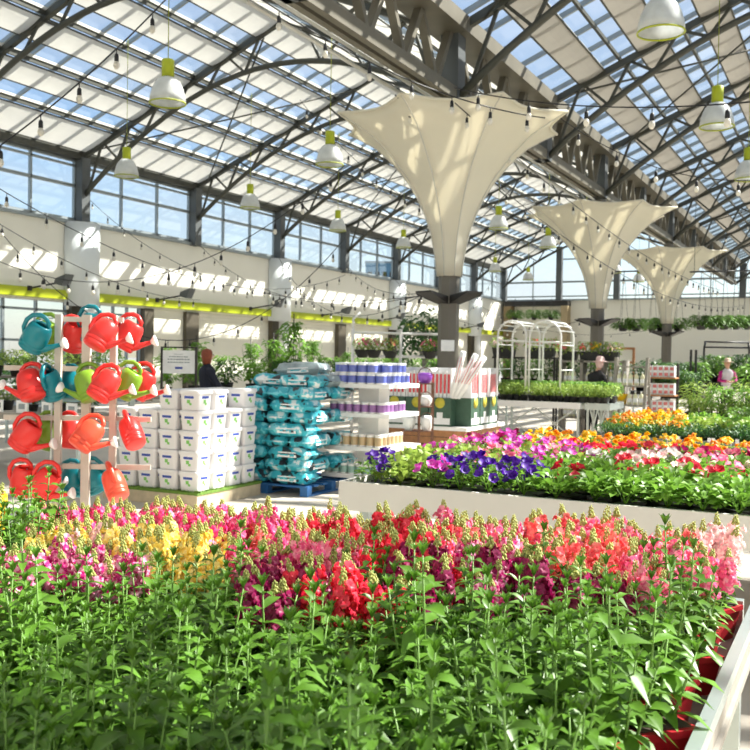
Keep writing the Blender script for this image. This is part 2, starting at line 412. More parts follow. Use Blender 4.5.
for k in range(-4, 8):
    t = frame_t(k)
    if k == 7: t = YB-.8
    truss(t, XW+.15, XRL, XV-.15, 'arched steel roof truss over the left nave, %s' % ORD[k+4])
    truss(t, XV+.15, XRR, XR-.15, 'arched steel roof truss over the right nave, %s' % ORD[k+4])
# thin wind bracing rods
n = 0
for k in range(-3, 7):
    for (xa, xb, side) in ((XW, XRL, 'left nave outer slope'), (XRL, XV, 'left nave inner slope'), (XV, XRR, 'right nave inner slope')):
        if k % 2: continue
        t0, t1 = frame_t(k), frame_t(k+1)
        o = MB().tube([(xa+.6, t0, roof_h(xa+.6)-.1), (xb-.6, t1, roof_h(xb-.6)-.1)], .025, 6).build('bracing_rod', m_steel)
        MB().tube([(xa+.6, t1, roof_h(xa+.6)-.14), (xb-.6, t0, roof_h(xb-.6)-.14)], .025, 6).build('crossing_rod', m_steel, o)
        tag(o, 'crossed wind bracing rods under the %s, %s pair' % (side, ORD[(k+3)//2]), 'bracing')
# valley girder, one length per bay
for k in range(-4, 7):
    t0, t1 = frame_t(k), frame_t(k+1)
    r = thing('valley_girder', 'heavy brown steel girder bay over the funnel columns, %s' % ORD[k+4], 'girder', (XV, t0, HA), 0, 'girder bays along the valley')
    MB().box(-.34, .34, -.17, B-.18, 1.08, 1.36).build('gutter_beam', m_steel2, r)
    mb = MB(); mb.box(-.16, -.04, -.17, B-.18, -.10, .12); mb.box(.04, .16, -.17, B-.18, -.10, .12); mb.build('bottom_chord', m_steel2, r)
    MB().box(-.17, .17, -.17, .17, -.1, 1.12).build('post', m_col, r)
    n = 4
    for q in range(n):
        a = .2+(B-.4)*q/n; b_ = a+(B-.4)/n; m_ = (a+b_)/2
        MB().bar((0, a, 1.12), (0, m_, .05), .14, .10).build('diagonal', m_steel2, r)
        MB().bar((0, m_, .05), (0, b_, 1.12), .14, .10).build('diagonal', m_steel2, r)
    # light truss running beside the girder
    mb = MB(); mb.tube([(-1.15, -.17, .55), (-1.15, B-.18, .55)], .045, 6); mb.tube([(-.55, -.17, -.12), (-.55, B-.18, -.12)], .03, 6); mb.build('service_pipe', m_purl, r)

# funnel columns
prof = [(.235, 3.08), (.26, 3.35), (.36, 3.83), (.47, 4.15), (.62, 4.47), (.84, 4.82), (1.15, 5.18), (1.5, 5.5), (1.85, 5.70), (2.12, 5.83)]
def funnel_column(k, which):
    r = thing('funnel_column', 'taupe steel column with cream fabric funnel, ' + which, 'funnel column', (XV, frame_t(k), 0), 0, 'funnel columns')
    mb = MB()
    mb.lathe([(.19, 0), (.19, 6.15)], 8, ph=PI/8, smooth=False); mb.build('post', m_post, r)
    mb = MB(); n = 8; per = 6; o_ = []
    for (rad, z) in prof:
        for j in range(n):
            for q in range(per):
                g = q/per; a0 = 2*PI*j/n; a1 = 2*PI*(j+1)/n
                x = math.cos(a0)*(1-g)+math.cos(a1)*g; y = math.sin(a0)*(1-g)+math.sin(a1)*g
                sag = 1-.10*math.sin(PI*g)*(rad/2.12); zz = z-.05*math.sin(PI*g)*(rad/2.12)
                o_.append((x*rad*sag, y*rad*sag, zz))
    c = n*per
    mb.add(o_, [(i*c+j, i*c+(j+1) % c, (i+1)*c+(j+1) % c, (i+1)*c+j) for i in range(len(prof)-1) for j in range(c)], True)
    fo = mb.build('fabric_funnel', m_fabric, r)
    md = fo.modifiers.new('s', 'SOLIDIFY'); md.thickness = .012
    for j in range(n):
        a = 2*PI*j/n
        MB().tube([(math.cos(a)*(rad+.006), math.sin(a)*(rad+.006), z) for rad, z in prof], .012, 5).build('seam', m_seam, fo)
    mb = MB(); rim = []
    for j in range(n):
        a0 = 2*PI*j/n; a1 = 2*PI*(j+1)/n
        for q in range(per):
            g = q/per; x = math.cos(a0)*(1-g)+math.cos(a1)*g; y = math.sin(a0)*(1-g)+math.sin(a1)*g
            sag = 1-.10*math.sin(PI*g); rim.append((x*2.12*sag, y*2.12*sag, 5.83-.05*math.sin(PI*g)))
    mb.tube(rim+[rim[0]], .025, 6); mb.build('hem', m_fabric, fo)
    for j in range(4):      # folded uplight wings
        a = PI/2*j+PI/4+.4; ca, sa = math.cos(a), math.sin(a)
        def R(x, y, z): return (x*ca-y*sa, x*sa+y*ca, z)
        mb = MB(); mb.hexa([R(.15, -.13, 2.58), R(.64, -.20, 2.76), R(.64, .20, 2.76), R(.15, .13, 2.58), R(.15, -.13, 2.73), R(.64, -.20, 2.79), R(.64, .20, 2.79), R(.15, .13, 2.72)])
        mb.build('wing_bracket', m_dark, r)
    return r
funnel_column(-1, 'nearest of the three in full view'); funnel_column(1, 'second of the three, behind the arbors'); funnel_column(3, 'farthest, in front of the hanging ferns')
tt = frame_t(-3)
# the funnel whose edge shows in the top left corner
f0 = funnel_column(-3, 'close to the camera, only its rim showing at the top left')

# ------------------------------------------------------------------ pendant lamps
def lamp0():
    r = thing('pendant_lamp', '', 'lamp')
    mb = MB(); mb.lathe([(.0, .30), (.095, .30), (.105, .29), (.105, .0), (.07, -.02)], 16, cap=False); mb.build('ballast_housing', m_lime, r)
    mb = MB(); mb.lathe([(.10, -.005), (.155, -.03), (.205, -.09), (.25, -.19), (.285, -.31), (.30, -.43)], 24, cap=False)
    d = mb.build('dome_shade', m_frost, r); md = d.modifiers.new('s', 'SOLIDIFY'); md.thickness = .008
    mb = MB(); mb.tube([(.30*math.cos(2*PI*i/24), .30*math.sin(2*PI*i/24), -.43) for i in range(25)], .013, 6, cap=False); mb.build('rim', m_lime, r)
    MB().lathe([(.03, -.02), (.05, -.08), (.05, -.2), (.0, -.24)], 10).build('lamp_bulb', m_bulb, r)
    return r
LP = lamp0(); first = True
def hang_lamp(x, t, h, label, s=1):
    global first
    if first: o = LP; first = False; o.location = (x, t, h); o['label'] = label; o['group'] = 'pendant dome lamps'
    else: o = dup(LP, (x, t, h), 0, label, 'pendant dome lamps')
    top = min(roof_h(x), roof_h(x))
    MB().tube([(0, 0, .30), (0, 0, top-h+.2)], .008, 5).build('suspension_cable', m_lime, o)
for k in range(-2, 7):
    t = frame_t(k)+B/2-5.41-.35
    hang_lamp(-16.6, t+.2, 6.52, 'white dome pendant lamp beside the left wall, %s' % ORD[k+2])
    if k != -1 or 1: hang_lamp(-10.4, t-.2, 6.24, 'white dome pendant lamp just left of the funnels, %s' % ORD[k+2])
    hang_lamp(-2.38, t, 6.32, 'white dome pendant lamp right of the funnels, %s' % ORD[k+2])

# ------------------------------------------------------------------ string lights
def string(a, b, sag, nb, label, big=1.0):
    a = V(*a); b = V(*b); r = thing('string_light', label, 'string lights', a)
    n = 24; pts = []
    for i in range(n+1):
        g = i/n; p = a.lerp(b, g)-a; p.z -= sag*4*g*(1-g); pts.append(p)
    MB().tube(pts, .009, 4).build('cable', m_black, r)
    for i in range(nb):
        g = (i+.5)/nb; p = a.lerp(b, g)-a; p.z -= sag*4*g*(1-g)
        o = MB().tube([(0, 0, 0), (0, 0, -.07)], .006, 4).lathe([(.016, -.06), (.024, -.08), (.026, -.14), (.02, -.15)], 8).build('bulb_socket', m_black, r, loc=p)
        o2 = MB().lathe([(.018, -.14), (.034, -.175), (.036, -.20), (.02, -.232), (0, -.238)], 8).build('bulb', m_bulb, o)
strs = [ # (px,py,depth) ends, sag, bulbs, label
 ((255, -5, 11), (545, 118, 13), .25, 7, 'string of bulbs crossing in front of the nearest funnel rim'),
 ((455, 88, 12.5), (770, 100, 9.0), .15, 5, 'string of bulbs running right from the nearest funnel'),
 ((560, 118, 15), (760, 180, 14), .3, 5, 'string of bulbs over the second funnel towards the right lamps'),
 ((455, 103, 14.8), (720, 290, 36), .5, 26, 'string of bulbs along the right side of the girder'),
 ((395, 95, 15), (745, 305, 40), 1.2, 30, 'lower string of bulbs along the valley girder'),
 ((-20, 205, 20), (345, 238, 21), 2.6, 15, 'string of bulbs sagging low across the left wall'),
 ((-15, 255, 17), (345, 165, 15.5), 1.1, 14, 'string of bulbs rising from the left edge to the nearest funnel'),
 ((-15, 180, 15), (345, 275, 30), 1.0, 16, 'string of bulbs falling from the upper left edge past the second column'),
 ((85, 195, 31), (420, 296, 19), 1.2, 14, 'string of bulbs from the first wall column down to the funnel post'),
 ((190, 235, 34), (420, 296, 19), 1.0, 14, 'string of bulbs from the second wall column down to the funnel post'),
 ((275, 250, 38), (430, 290, 19), 1.4, 14, 'string of bulbs from the third wall column down to the funnel post'),
 ((345, 262, 42), (430, 292, 19), .5, 10, 'string of bulbs from the fourth wall column down to the funnel post'),
 ((-15, 215, 18), (200, 300, 30), .4, 10, 'string of bulbs falling from the left edge to the lime fascia'),
 ((395, 280, 46), (590, 318, 30), 1.2, 14, 'string of bulbs from the left wall to the second funnel post'),
 ((470, 300, 55), (660, 328, 42), 1.0, 12, 'string of bulbs in front of the back wall'),
 ((470, 225, 21.5), (300, 100, 22), .5, 12, 'string of bulbs between the trusses behind the nearest funnel'),
 ((-20, 160, 10), (170, -5, 11), .1, 5, 'string of large bulbs across the top left corner'),
 ((600, 250, 50), (760, 215, 33), 1.0, 10, 'string of bulbs above the farthest funnel'),
 ((440, 330, 50), (500, 268, 50), .6, 8, 'string of bulbs in the far left corner'),
]
for a, b, sag, nb, lab in strs: string(P(*a), P(*b), sag, nb, 'black ' + lab)

# ------------------------------------------------------------------ plant kit
def rnd(a, b): return random.uniform(a, b)
def leafy_stem(mb, ms, x, y, h, lean, n0, lmax, tip=True, bare=.0, msm=None, droop=.45):
    """stem with opposite leaves turning 90 degrees from node to node"""
    tx, ty = lean
    pos = lambda g: (x+tx*g, y+ty*g, h*g)
    ms.tube([pos(0), pos(.5), pos(1)], [.0038, .0032, .0018], 5)
    a0 = rnd(0, PI)
    for i in range(n0):
        g = bare+(1-bare)*(i+.5)/n0; p = pos(g); a = a0+i*PI/2+rnd(-.4, .4)
        l_ = lmax*(1-.62*max(0, (g-.55)/.45))*rnd(.8, 1.12)
        el = .15+.75*max(0, (g-.6)/.4)
        for s_ in (0, PI):
            aa = a+s_+rnd(-.2, .2)
            mb.leaf(p, (math.cos(aa), math.sin(aa), el+rnd(-.1, .25)), l_, l_*rnd(.34, .46), droop*rnd(.5, 1.5), .2, rnd(-.3, .3))
    if tip:
        p = pos(1)
        for q in range(6):
            a = q*PI/3; mb.leaf(p, (math.cos(a)*.5, math.sin(a)*.5, 1), lmax*.38, lmax*.14, .1)
def blossom(mb, p, d, s):
    """snapdragon floret: short tube with a two lobed upper and three lobed lower lip"""
    p = V(*p); d = V(*d).normalized(); sd = d.cross(V(0, 0, 1)).normalized(); u = sd.cross(d)
    c = p+d*s*.7
    def lobe(a, ln, wd, out):
        dirr = (sd*math.cos(a)+u*math.sin(a))
        t = dirr.cross(d)
        b0 = c; m_ = c+dirr*ln*.55+d*out*.7; e = c+dirr*ln+d*out*.2
        mb.add([b0-t*wd*.25, b0+t*wd*.25, m_+t*wd*.55, e+t*wd*.3, e-t*wd*.3, m_-t*wd*.55], [(0, 1, 2, 5), (5, 2, 3, 4)], True)
    lobe(1.05, s*.75, s*.7, s*.1); lobe(PI-1.05, s*.75, s*.7, s*.1)
    lobe(-1.57, s*.75, s*.7, s*.55); lobe(-.55, s*.7, s*.65, s*.45); lobe(PI+.55, s*.7, s*.65, s*.45)
    mb.add([p-sd*s*.15-u*s*.15, p+sd*s*.15-u*s*.15, p+sd*s*.15+u*s*.15, p-sd*s*.15+u*s*.15,
            c-sd*s*.35-u*s*.3, c+sd*s*.35-u*s*.3, c+sd*s*.3+u*s*.25, c-sd*s*.3+u*s*.25], [(0, 1, 5, 4), (1, 2, 6, 5), (2, 3, 7, 6), (3, 0, 4, 7)], True)
def spike(x, y, z0, z1, lean, nfl=16, budf=.4, s=.017):
    """raceme: florets whorled round the stalk, buds towards the tip; material 0 petals, 1 buds"""
    mb = MB(); tx, ty = lean; H = z1-z0
    pos = lambda g: V(x+tx*g, y+ty*g, z0+H*g)
    mb.cur = 1; mb.tube([pos(0), pos(.6), pos(1)], [.003, .0026, .0012], 5)
    mb.cur = 0
    for i in range(nfl):
        g = (1-budf)*(i+.3)/nfl; a = i*2.4+rnd(-.3, .3); sc_ = s*(1-.35*g)*rnd(.88, 1.12)
        blossom(mb, pos(g)+V(math.cos(a), math.sin(a), 0)*rnd(0, .012), (math.cos(a+rnd(-.4, .4)), math.sin(a), rnd(-.1, .5)), sc_)
    mb.cur = 1
    nb = 14
    for i in range(nb):
        g = (1-budf)+budf*(i+.5)/nb; a = i*2.4; r_ = .0065*(1-.55*(i/nb)); p = pos(g)
        c = p+V(math.cos(a), math.sin(a), .3)*(.009*(1-.6*i/nb))
        mb.add([c+V(0, 0, -r_), c+V(r_, 0, 0), c+V(0, r_, 0), c+V(-r_, 0, 0), c+V(0, -r_, 0), c+V(0, 0, r_*1.7)],
               [(0, 2, 1), (0, 3, 2), (0, 4, 3), (0, 1, 4), (1, 2, 5), (2, 3, 5), (3, 4, 5), (4, 1, 5)], True)
    return mb
def pot(r, m, w=.062, h=.115):
    q = r
    mb = MB(); a, b = w*.72, w
    mb.hexa([(-a, -a, -h), (a, -a, -h), (a, a, -h), (-a, a, -h), (-b, -b, -.012), (b, -b, -.012), (b, b, -.012), (-b, b, -.012)])
    mb.box(-b-.006, b+.006, -b-.006, b+.006, -.014, .0)
    o = mb.build('pot', m, q)
    MB().box(-b+.006, b-.006, -b+.006, b-.006, .0, .004).build('soil', m_soil, o)
    return o
_mesh = {}
def snap_variant(v, kind):
    """kind: 'leafy' or 'bloom'. returns list of MB meshes (foliage, spikes)"""
    random.seed(100+v*7+(0 if kind == 'leafy' else 50))
    fo = MB(); st = MB(); sp = []
    if kind == 'leafy':
        H = rnd(.22, .28) if v != 2 else .34; ns = 6
        for i in range(ns):
            a = 2*PI*i/ns+rnd(-.4, .4); rr = .0 if i == 0 else rnd(.02, .06)
            h = H if i == 0 else H*rnd(.5, .84)
            fo.cur = 0; n_ = int(h/.030)
            s_ = MB(); leafy_stem(fo, s_, rr*math.cos(a), rr*math.sin(a), h, (rnd(-.02, .02)+rr*math.cos(a)*.9, rnd(-.02, .02)+rr*math.sin(a)*.9), n_, .098 if i == 0 else .085)
            fo.cur = 1; fo.add(s_.v, s_.f, True); fo.cur = 0
    else:
        ns = 6
        for i in range(ns):
            a = 2*PI*i/ns+rnd(-.4, .4); rr = rnd(.02, .06); h = rnd(.10, .16)
            lean = (rr*math.cos(a)*.8, rr*math.sin(a)*.8)
            s_ = MB(); fo.cur = 0; leafy_stem(fo, s_, rr*math.cos(a), rr*math.sin(a), h, lean, int(h/.010), .05, tip=False)
            fo.cur = 1; fo.add(s_.v, s_.f, True); fo.cur = 0
            x0, y0 = rr*math.cos(a)+lean[0], rr*math.sin(a)+lean[1]
            sp.append(spike(x0, y0, h-.02, h+rnd(.09, .14), (lean[0]*.4+rnd(-.03, .03), lean[1]*.4+rnd(-.03, .03)), 20, rnd(.2, .34), .027))
    return fo, sp
def mesh_from(mb, name, mats):
    o = mb.build(name, mats); me = o.data; bpy.data.objects.remove(o); return me
LEAFY = [mesh_from(snap_variant(v, 'leafy')[0], 'foliage', [m_leafA, m_stem]) for v in range(6)]
LEAFY_Y = []
for me in LEAFY:
    q = me.copy(); q.materials[0] = m_leafB; LEAFY_Y.append(q)
BLOOM = []
for v in range(5):
    fo, sp = snap_variant(v, 'bloom'); BLOOM.append((mesh_from(fo, 'foliage', [m_leafB, m_stem]), [mesh_from(s_, 'flower_spike', [FL['coral'], m_bud]) for s_ in sp]))
SPK = {}
def spk(v, i, col):
    k = (v, i, col)
    if k not in SPK:
        me = BLOOM[v][1][i].copy(); me.materials[0] = FL[col]; SPK[k] = me
    return SPK[k]
_p = thing('x', '', ''); _po = pot(_p, m_pot); POTM = _po.data; SOILM = _po.children[0].data
POTR = POTM.copy(); POTR.materials[0] = m_redpot
for o in (_po.children[0], _po, _p): bpy.data.objects.remove(o)
def child(name, me, parent, loc=None, rz=0, sc_=None):
    o = bpy.data.objects.new(name, me); C.objects.link(o); o.parent = parent
    if loc is not None: o.location = loc
    o.rotation_euler.z = rz
    if sc_: o.scale = (sc_,)*3
    return o
random.seed(11)
# --- front bench
HB = .80
tag(None or thing('display_bench', 'front display bench with aluminium rail, full of snapdragons', 'bench', (-.27, .5, HB)), None, None)
fb = [o for o in C.objects if o.name == 'display_bench'][0]
X0, X1, Y0, Y1 = -4.2, -.27, .35, 3.38
MB().box(X0-X1, 0, Y0-.5, Y1-.5, -.13, -.11).build('bench_top', m_grey, fb)
MB().box(-.03, 0.0, Y0-.5, Y1-.5, -.035, 0).build('side_rail', m_alu, fb); MB().box(-.025, -.012, Y0-.5, Y1-.5, -.13, -.035).build('side_panel', m_grey, fb)
mb = MB(); mb.box(X0-X1, -.055, Y1-.5-.04, Y1-.5, -.13, 0); mb.build('back_rail', m_alu, fb)
for x, y in ((-.08, Y0-.4), (-.08, Y1-.6), (-2.0, Y0-.4), (-2.0, Y1-.6), (-3.8, Y0-.4), (-3.8, Y1-.6)):
    MB().box(x-.03, x+.03, y-.03, y+.03, -HB, -.13).build('leg', m_alu, fb)
def proj(p):
    d = V(*p)-EYEP; z = d.dot(FWD); return 375+F*d.dot(RIGHT)/z, 375-F*d.dot(UP)/z, z
zones = {}
def front_plant(x, y):
    u, v, z = proj((x, y, HB+.25))
    ub, vb, zb = proj((x, y, HB))
    if z < .62 or u < -90 or u > 800: return
    # planting plan of the bed
    dt = Y1-y; col = None; q = random.random()
    if y > 3.38-.235*(-x-.27)-.05: return
    v += rnd(-7, 7)
    if v > 515: v += (v-515)*.75
    if u < 45: col = ('gold' if q < .3 else 'yellow' if q < .55 else 'leaf') if v < 532 else ('magenta' if v < 582 else None)
    elif u < 100: col = 'hot' if v < 508 else ('yellow' if v < 540 else ('magenta' if v < 585 else None))
    elif u < 235: col = ('hot' if q < .8 else 'pink') if v < 519 else (('yellow' if q < .75 else 'pale') if v < 549 else (('magenta' if q < .7 else 'leaf') if v < 580 and u < 130 else None))
    elif u < 300: col = ('coral' if q < .45 else 'hot') if v < 545 else (('pink' if q < .3 else 'leaf') if v < 570 else (('maroon' if q < .5 else 'leaf') if v < 612 else None))
    elif u < 560:
        if v < 503: col = ['pink', 'yellow', 'pale', 'red', 'pink', 'maroon', 'coral'][int(q*7)]
        elif v < 562: col = ('red' if q < .55 else ('pink' if q < .85 else 'coral')) if u < 470 else ('pink' if q < .6 else 'coral')
        elif v < 615: col = 'maroon' if q < .35 else ('magenta' if q < .5 else ('red' if q < .75 else 'leaf'))
    else:
        if v < 517: col = ['maroon', 'yellow', 'maroon', 'pale', 'coral', 'pink'][int(q*6)]
        elif v < 585: col = 'pink' if q < .45 else ('coral' if q < .8 else 'pale')
        elif v < 605 and u < 600: col = 'maroon' if q < .5 else 'red'
    side = ['far left', 'left', 'centre', 'right', 'far right'][max(0, min(4, int(u/150)))]
    s = rnd(.86, 1.1)*(1 if u > 250 else .93)*(1.07 if u > 600 else 1)
    brow = 'back rows' if dt < .75 else ('middle rows' if dt < 1.35 else 'front rows')
    rp = u > 560 and x > X1-.45
    if col in (None, 'leaf'):
        me = random.choice(LEAFY)
        row = 'nearest rows' if dt > 2.1 else ('front rows' if dt > 1.6 else 'middle rows')
        lab = 'leafy green snapdragon without flowers, %s of the front bed, %s' % (row, side)
        r = thing('potted_snapdragon', lab, 'plant', (x, y, HB), rnd(0, 6.28), 'leafy snapdragons, %s %s' % (row, side)); r.scale = (s, s, s)
        child('foliage', me, r)
    else:
        v_ = random.randrange(5)
        cn = {'coral': 'coral', 'pink': 'salmon pink', 'hot': 'hot pink', 'red': 'red', 'magenta': 'magenta and white', 'maroon': 'dark maroon', 'yellow': 'yellow', 'pale': 'pale pink', 'gold': 'golden'}[col]
        lab = 'snapdragon with %s flower spikes, %s of the front bed, %s' % (cn, brow, side)
        r = thing('potted_snapdragon', lab, 'flower', (x, y, HB), rnd(0, 6.28), '%s snapdragons, %s %s' % (cn, brow, side)); r.scale = (s, s, s)
        child('foliage', BLOOM[v_][0], r)
        for i in range(6): child('flower_spike', spk(v_, i, col), r)
    po = child('pot', POTR if rp else POTM, r); child('soil', SOILM, po)
yy = Y1-.13; row = 0
while yy > Y0:
    xx = X1-.14-(.075 if row % 2 else 0)
    if yy < 1.9 and row >= 0: pass
    while xx > X0:
        front_plant(xx+rnd(-.012, .012), yy+rnd(-.012, .012)); xx -= .14
    yy -= .14; row += 1

# --- mound plants for the other beds
def mound(seed, nl, ll, R, H, leafw=.45, up=.5):
    random.seed(seed); mb = MB()
    for i in range(nl):
        a = rnd(0, 2*PI); g = random.random()**.5; x, y = R*g*math.cos(a), R*g*math.sin(a)
        z = H*(1-.55*g*g)*rnd(.35, 1)
        mb.leaf((x, y, z), (math.cos(a)*g+rnd(-.5, .5), math.sin(a)*g+rnd(-.5, .5), up+rnd(-.3, .4)), ll*rnd(.7, 1.2), ll*leafw, .4, .15, rnd(-.5, .5))
    for i in range(6):
        a = i*1.05; mb.tube([(0, 0, 0), (R*.5*math.cos(a), R*.5*math.sin(a), H*.7)], .003, 4)
    return mesh_from(mb, 'foliage', [m_leafB])
def petunias(seed, nf, rad, R, H, ball=False):
    random.seed(seed); mb = MB()
    for i in range(nf):
        a = rnd(0, 2*PI); g = random.random()**.5
        c = V(R*g*math.cos(a)*1.05, R*g*math.sin(a)*1.05, H*(1.05-.5*g*g)+rnd(-.01, .02))
        d = V(math.cos(a)*g+rnd(-.4, .4), math.sin(a)*g+rnd(-.4, .4), .8).normalized()
        sd = d.orthogonal().normalized(); u = d.cross(sd)
        if ball:
            for lay in range(3):
                rr = rad*(1-.28*lay); vs = [c+d*rad*.28*(lay+1)]
                for j in range(10):
                    b = j*PI/5; q = rr*(1 if j % 2 else .82); vs.append(c+sd*math.cos(b)*q+u*math.sin(b)*q+d*rad*.22*lay)
                mb.add(vs, [(0, j, j % 10+1) for j in range(1, 11)])
        else:
            vs = [c-d*rad*.7]
            for j in range(10):
                b = j*PI/5; q = rad*(1 if j % 2 else .85); vs.append(c+sd*math.cos(b)*q+u*math.sin(b)*q+d*rad*(.05 if j % 2 else -.08))
            mb.add(vs, [(0, j, j % 10+1) for j in range(1, 11)], True)
    return mb
MND = [mound(s_, 120, .045, .12, .17) for s_ in range(4)]
MNL = [mound(20+s_, 90, .085, .13, .16, .55, .7) for s_ in range(4)]
PETM = {}
def pet(col, v, ball):
    k = (col, v, ball)
    if k not in PETM: PETM[k] = mesh_from(petunias(40+v, 13 if ball else 9, .026 if ball else .034, .115, .185, ball), 'blossoms', [FL[col]])
    return PETM[k]
def recol(me, m):
    q = me.copy(); q.materials[0] = m; return q
MNLd = [recol(m_, m_leafY) for m_ in MNL]; MNDk = [recol(m_, m_leafD) for m_ in MND]
def bed_plant(x, y, h, kind, lab, grp, name, cat, s=1.0):
    v_ = random.randrange(4)
    r = thing(name, lab, cat, (x, y, h), rnd(0, 6.28), grp); r.scale = (s, s, s)
    if kind == 'lettuce': child('foliage', random.choice(MNL), r)
    elif kind == 'lime': child('foliage', random.choice(MNLd), r)
    elif kind == 'dark': child('foliage', random.choice(MNDk), r)
    else:
        col, ball = kind
        child('foliage', random.choice(MND), r); child('blossoms', pet(col, v_, ball), r)
    po = child('pot', POTM, r)
    return r
def bench(name, lab, x0, x1, y0, y1, h, panel=m_bench, ph=.16):
    r = thing(name, lab, 'bench', ((x0+x1)/2, (y0+y1)/2, 0)); cx, cy = (x0+x1)/2, (y0+y1)/2
    a, b, c, d = x0-cx, x1-cx, y0-cy, y1-cy
    MB().box(a, b, c, d, h-ph, h-ph+.02).build('bench_top', m_grey, r)
    MB().box(a, b, c-.03, c, h-ph, h+.02).build('front_panel', panel, r)
    MB().box(a-.03, a, c-.03, d, h-ph, h+.02).build('end_panel', panel, r)
    MB().box(a, b, d, d+.03, h-ph, h+.02).build('back_panel', panel, r)
    MB().box(b, b+.03, c-.03, d+.03, h-ph, h+.02).build('end_panel', panel, r)
    for x in (a+.1, b-.1):
        for y in (c+.1, d-.1): MB().box(x-.03, x+.03, y-.03, y+.03, 0, h-ph).build('leg', m_alu, r)
    return r
random.seed(5)
bench('display_bench', 'middle display bench with white front panel, full of petunias and lettuce green bedding', -2.85, .25, 5.12, 7.75, .80)
y = 5.25; row = 0
while y < 7.7:
    x = -2.72
    while x < .2:
        u, v, z = proj((x, y, .95)); ft = (y-5.12)
        q = random.random()
        if u < 800:
            if ft < .95:
                if u < 545:
                    if u < 392: q *= .5
                    nm = 'purple' if (ft < .6 or q < .3) and not (400 < u < 430) and q < .8 else ('lime' if q < .93 else 'violet')
                    if u > 430 and ft > .55: nm = 'violet' if q < .25 else ('lime' if q < .75 else 'pink')
                else: nm = 'lettuce' if q < .93 else 'red'
            elif ft < 1.6:
                nm = 'lime' if (u < 600 and q > .6) else 'violet' if (u < 600 and q < .3) else (('pale' if q < .4 else 'white') if u > 600 and q < .55 else ('pink' if q < .7 else 'lettuce'))
                if u < 430: nm = 'purple' if q < .3 else ('violet' if q < .6 else 'lime')
            elif ft < 2.05: nm = 'red' if u > 570 and q < .5 else ('violet' if q < .55 else ('maroon' if q < .7 else 'pink'))
            else:
                nm = ('gold' if q < .55 else 'orange') if u > 530 else ('violet' if q < .55 else ('orange' if q < .7 else 'maroon'))
            side = ('left' if u < 450 else 'left centre' if u < 540 else ('right centre' if u < 640 else 'right'))+(' front' if ft < .9 else ' back')
            J = (x+rnd(-.02, .02), y+rnd(-.02, .02))
            if nm in ('lettuce', 'lime'):
                bed_plant(*J, .80, nm, 'leafy %s green bedding plant without bloom, %s of the middle bench' % ('bright' if nm == 'lettuce' else 'lime', side), '%s bedding, %s' % (nm, side), 'bedding_plant', 'plant', 1.0)
            elif nm in ('gold', 'orange'):
                bed_plant(*J, .80, (nm, True), '%s marigold plant at the back of the middle bench, %s part' % (nm, side), '%s marigolds, middle bench %s' % (nm, side), 'marigold', 'flower', 1.1)
            else:
                bed_plant(*J, .80, (nm, False), 'petunia plant with %s blooms on the middle bench, %s part' % (nm, side), '%s petunias, %s' % (nm, side), 'petunia', 'flower', 1.05)
        x += .2
    y += .2; row += 1
def GXX(px, Y):
    q = ray(px, 365); return q.x*Y/q.y
# --- far bench on the right, marigolds then green bedding
m_gp = mat('grey_panel', (.20, .20, .19), .6)
bench('display_bench', 'far low bench with grey panel, marigolds at its left and green bedding at its right', -3.08, .6, 12.3, 15.2, .60, m_gp, .2)
y = 12.45
while y < 15.1:
    x = -2.93
    while x < .5:
        u, v, z = proj((x, y, .95)); q = random.random()
        if u < 790:
            J = (x+rnd(-.03, .03), y+rnd(-.03, .03)); k_ = 'left' if u < 690 else 'right'
            if u < 684 and y > 12.6:
                nm = 'gold' if q < .65 else 'orange'
                bed_plant(*J, (.60), (nm, True), '%s marigold plant on the far right bench' % nm, '%s marigolds, far bench' % nm, 'marigold', 'flower', 1.3)
            else:
                nm = 'dark' if y < 12.8 else ('lettuce' if q < .5 else 'lime')
                bed_plant(*J, .60, nm, '%s green bedding plant on the far right bench, %s part' % ({'dark': 'dark', 'lettuce': 'bright', 'lime': 'pale lime'}[nm], k_), '%s bedding, far bench %s' % (nm, k_), 'bedding_plant', 'plant', 1.3)
        x += .27
    y += .27
for i, (px, py) in enumerate([(641, 427), (669, 427), (680, 427), (697, 427), (711, 429), (715, 429), (733, 430), (739, 430)]):
    p = V(GXX(px, 12.25), 0, 0); r = thing('plant_tag', 'small white plant tag on the edge of the far right bench', 'tag', (p.x, 12.25, .56), 0, 'white tags on the far bench')
    MB().box(-.004, .004, -.002, .002, 0, .08).build('tag_pin', m_white, r); MB().box(-.022, .022, -.003, .003, .05, .10).build('tag_card', m_white, r)

# ================================================================== things behind the front bed
def GX(px, Y):
    r = ray(px, 365); return r.x*Y/r.y
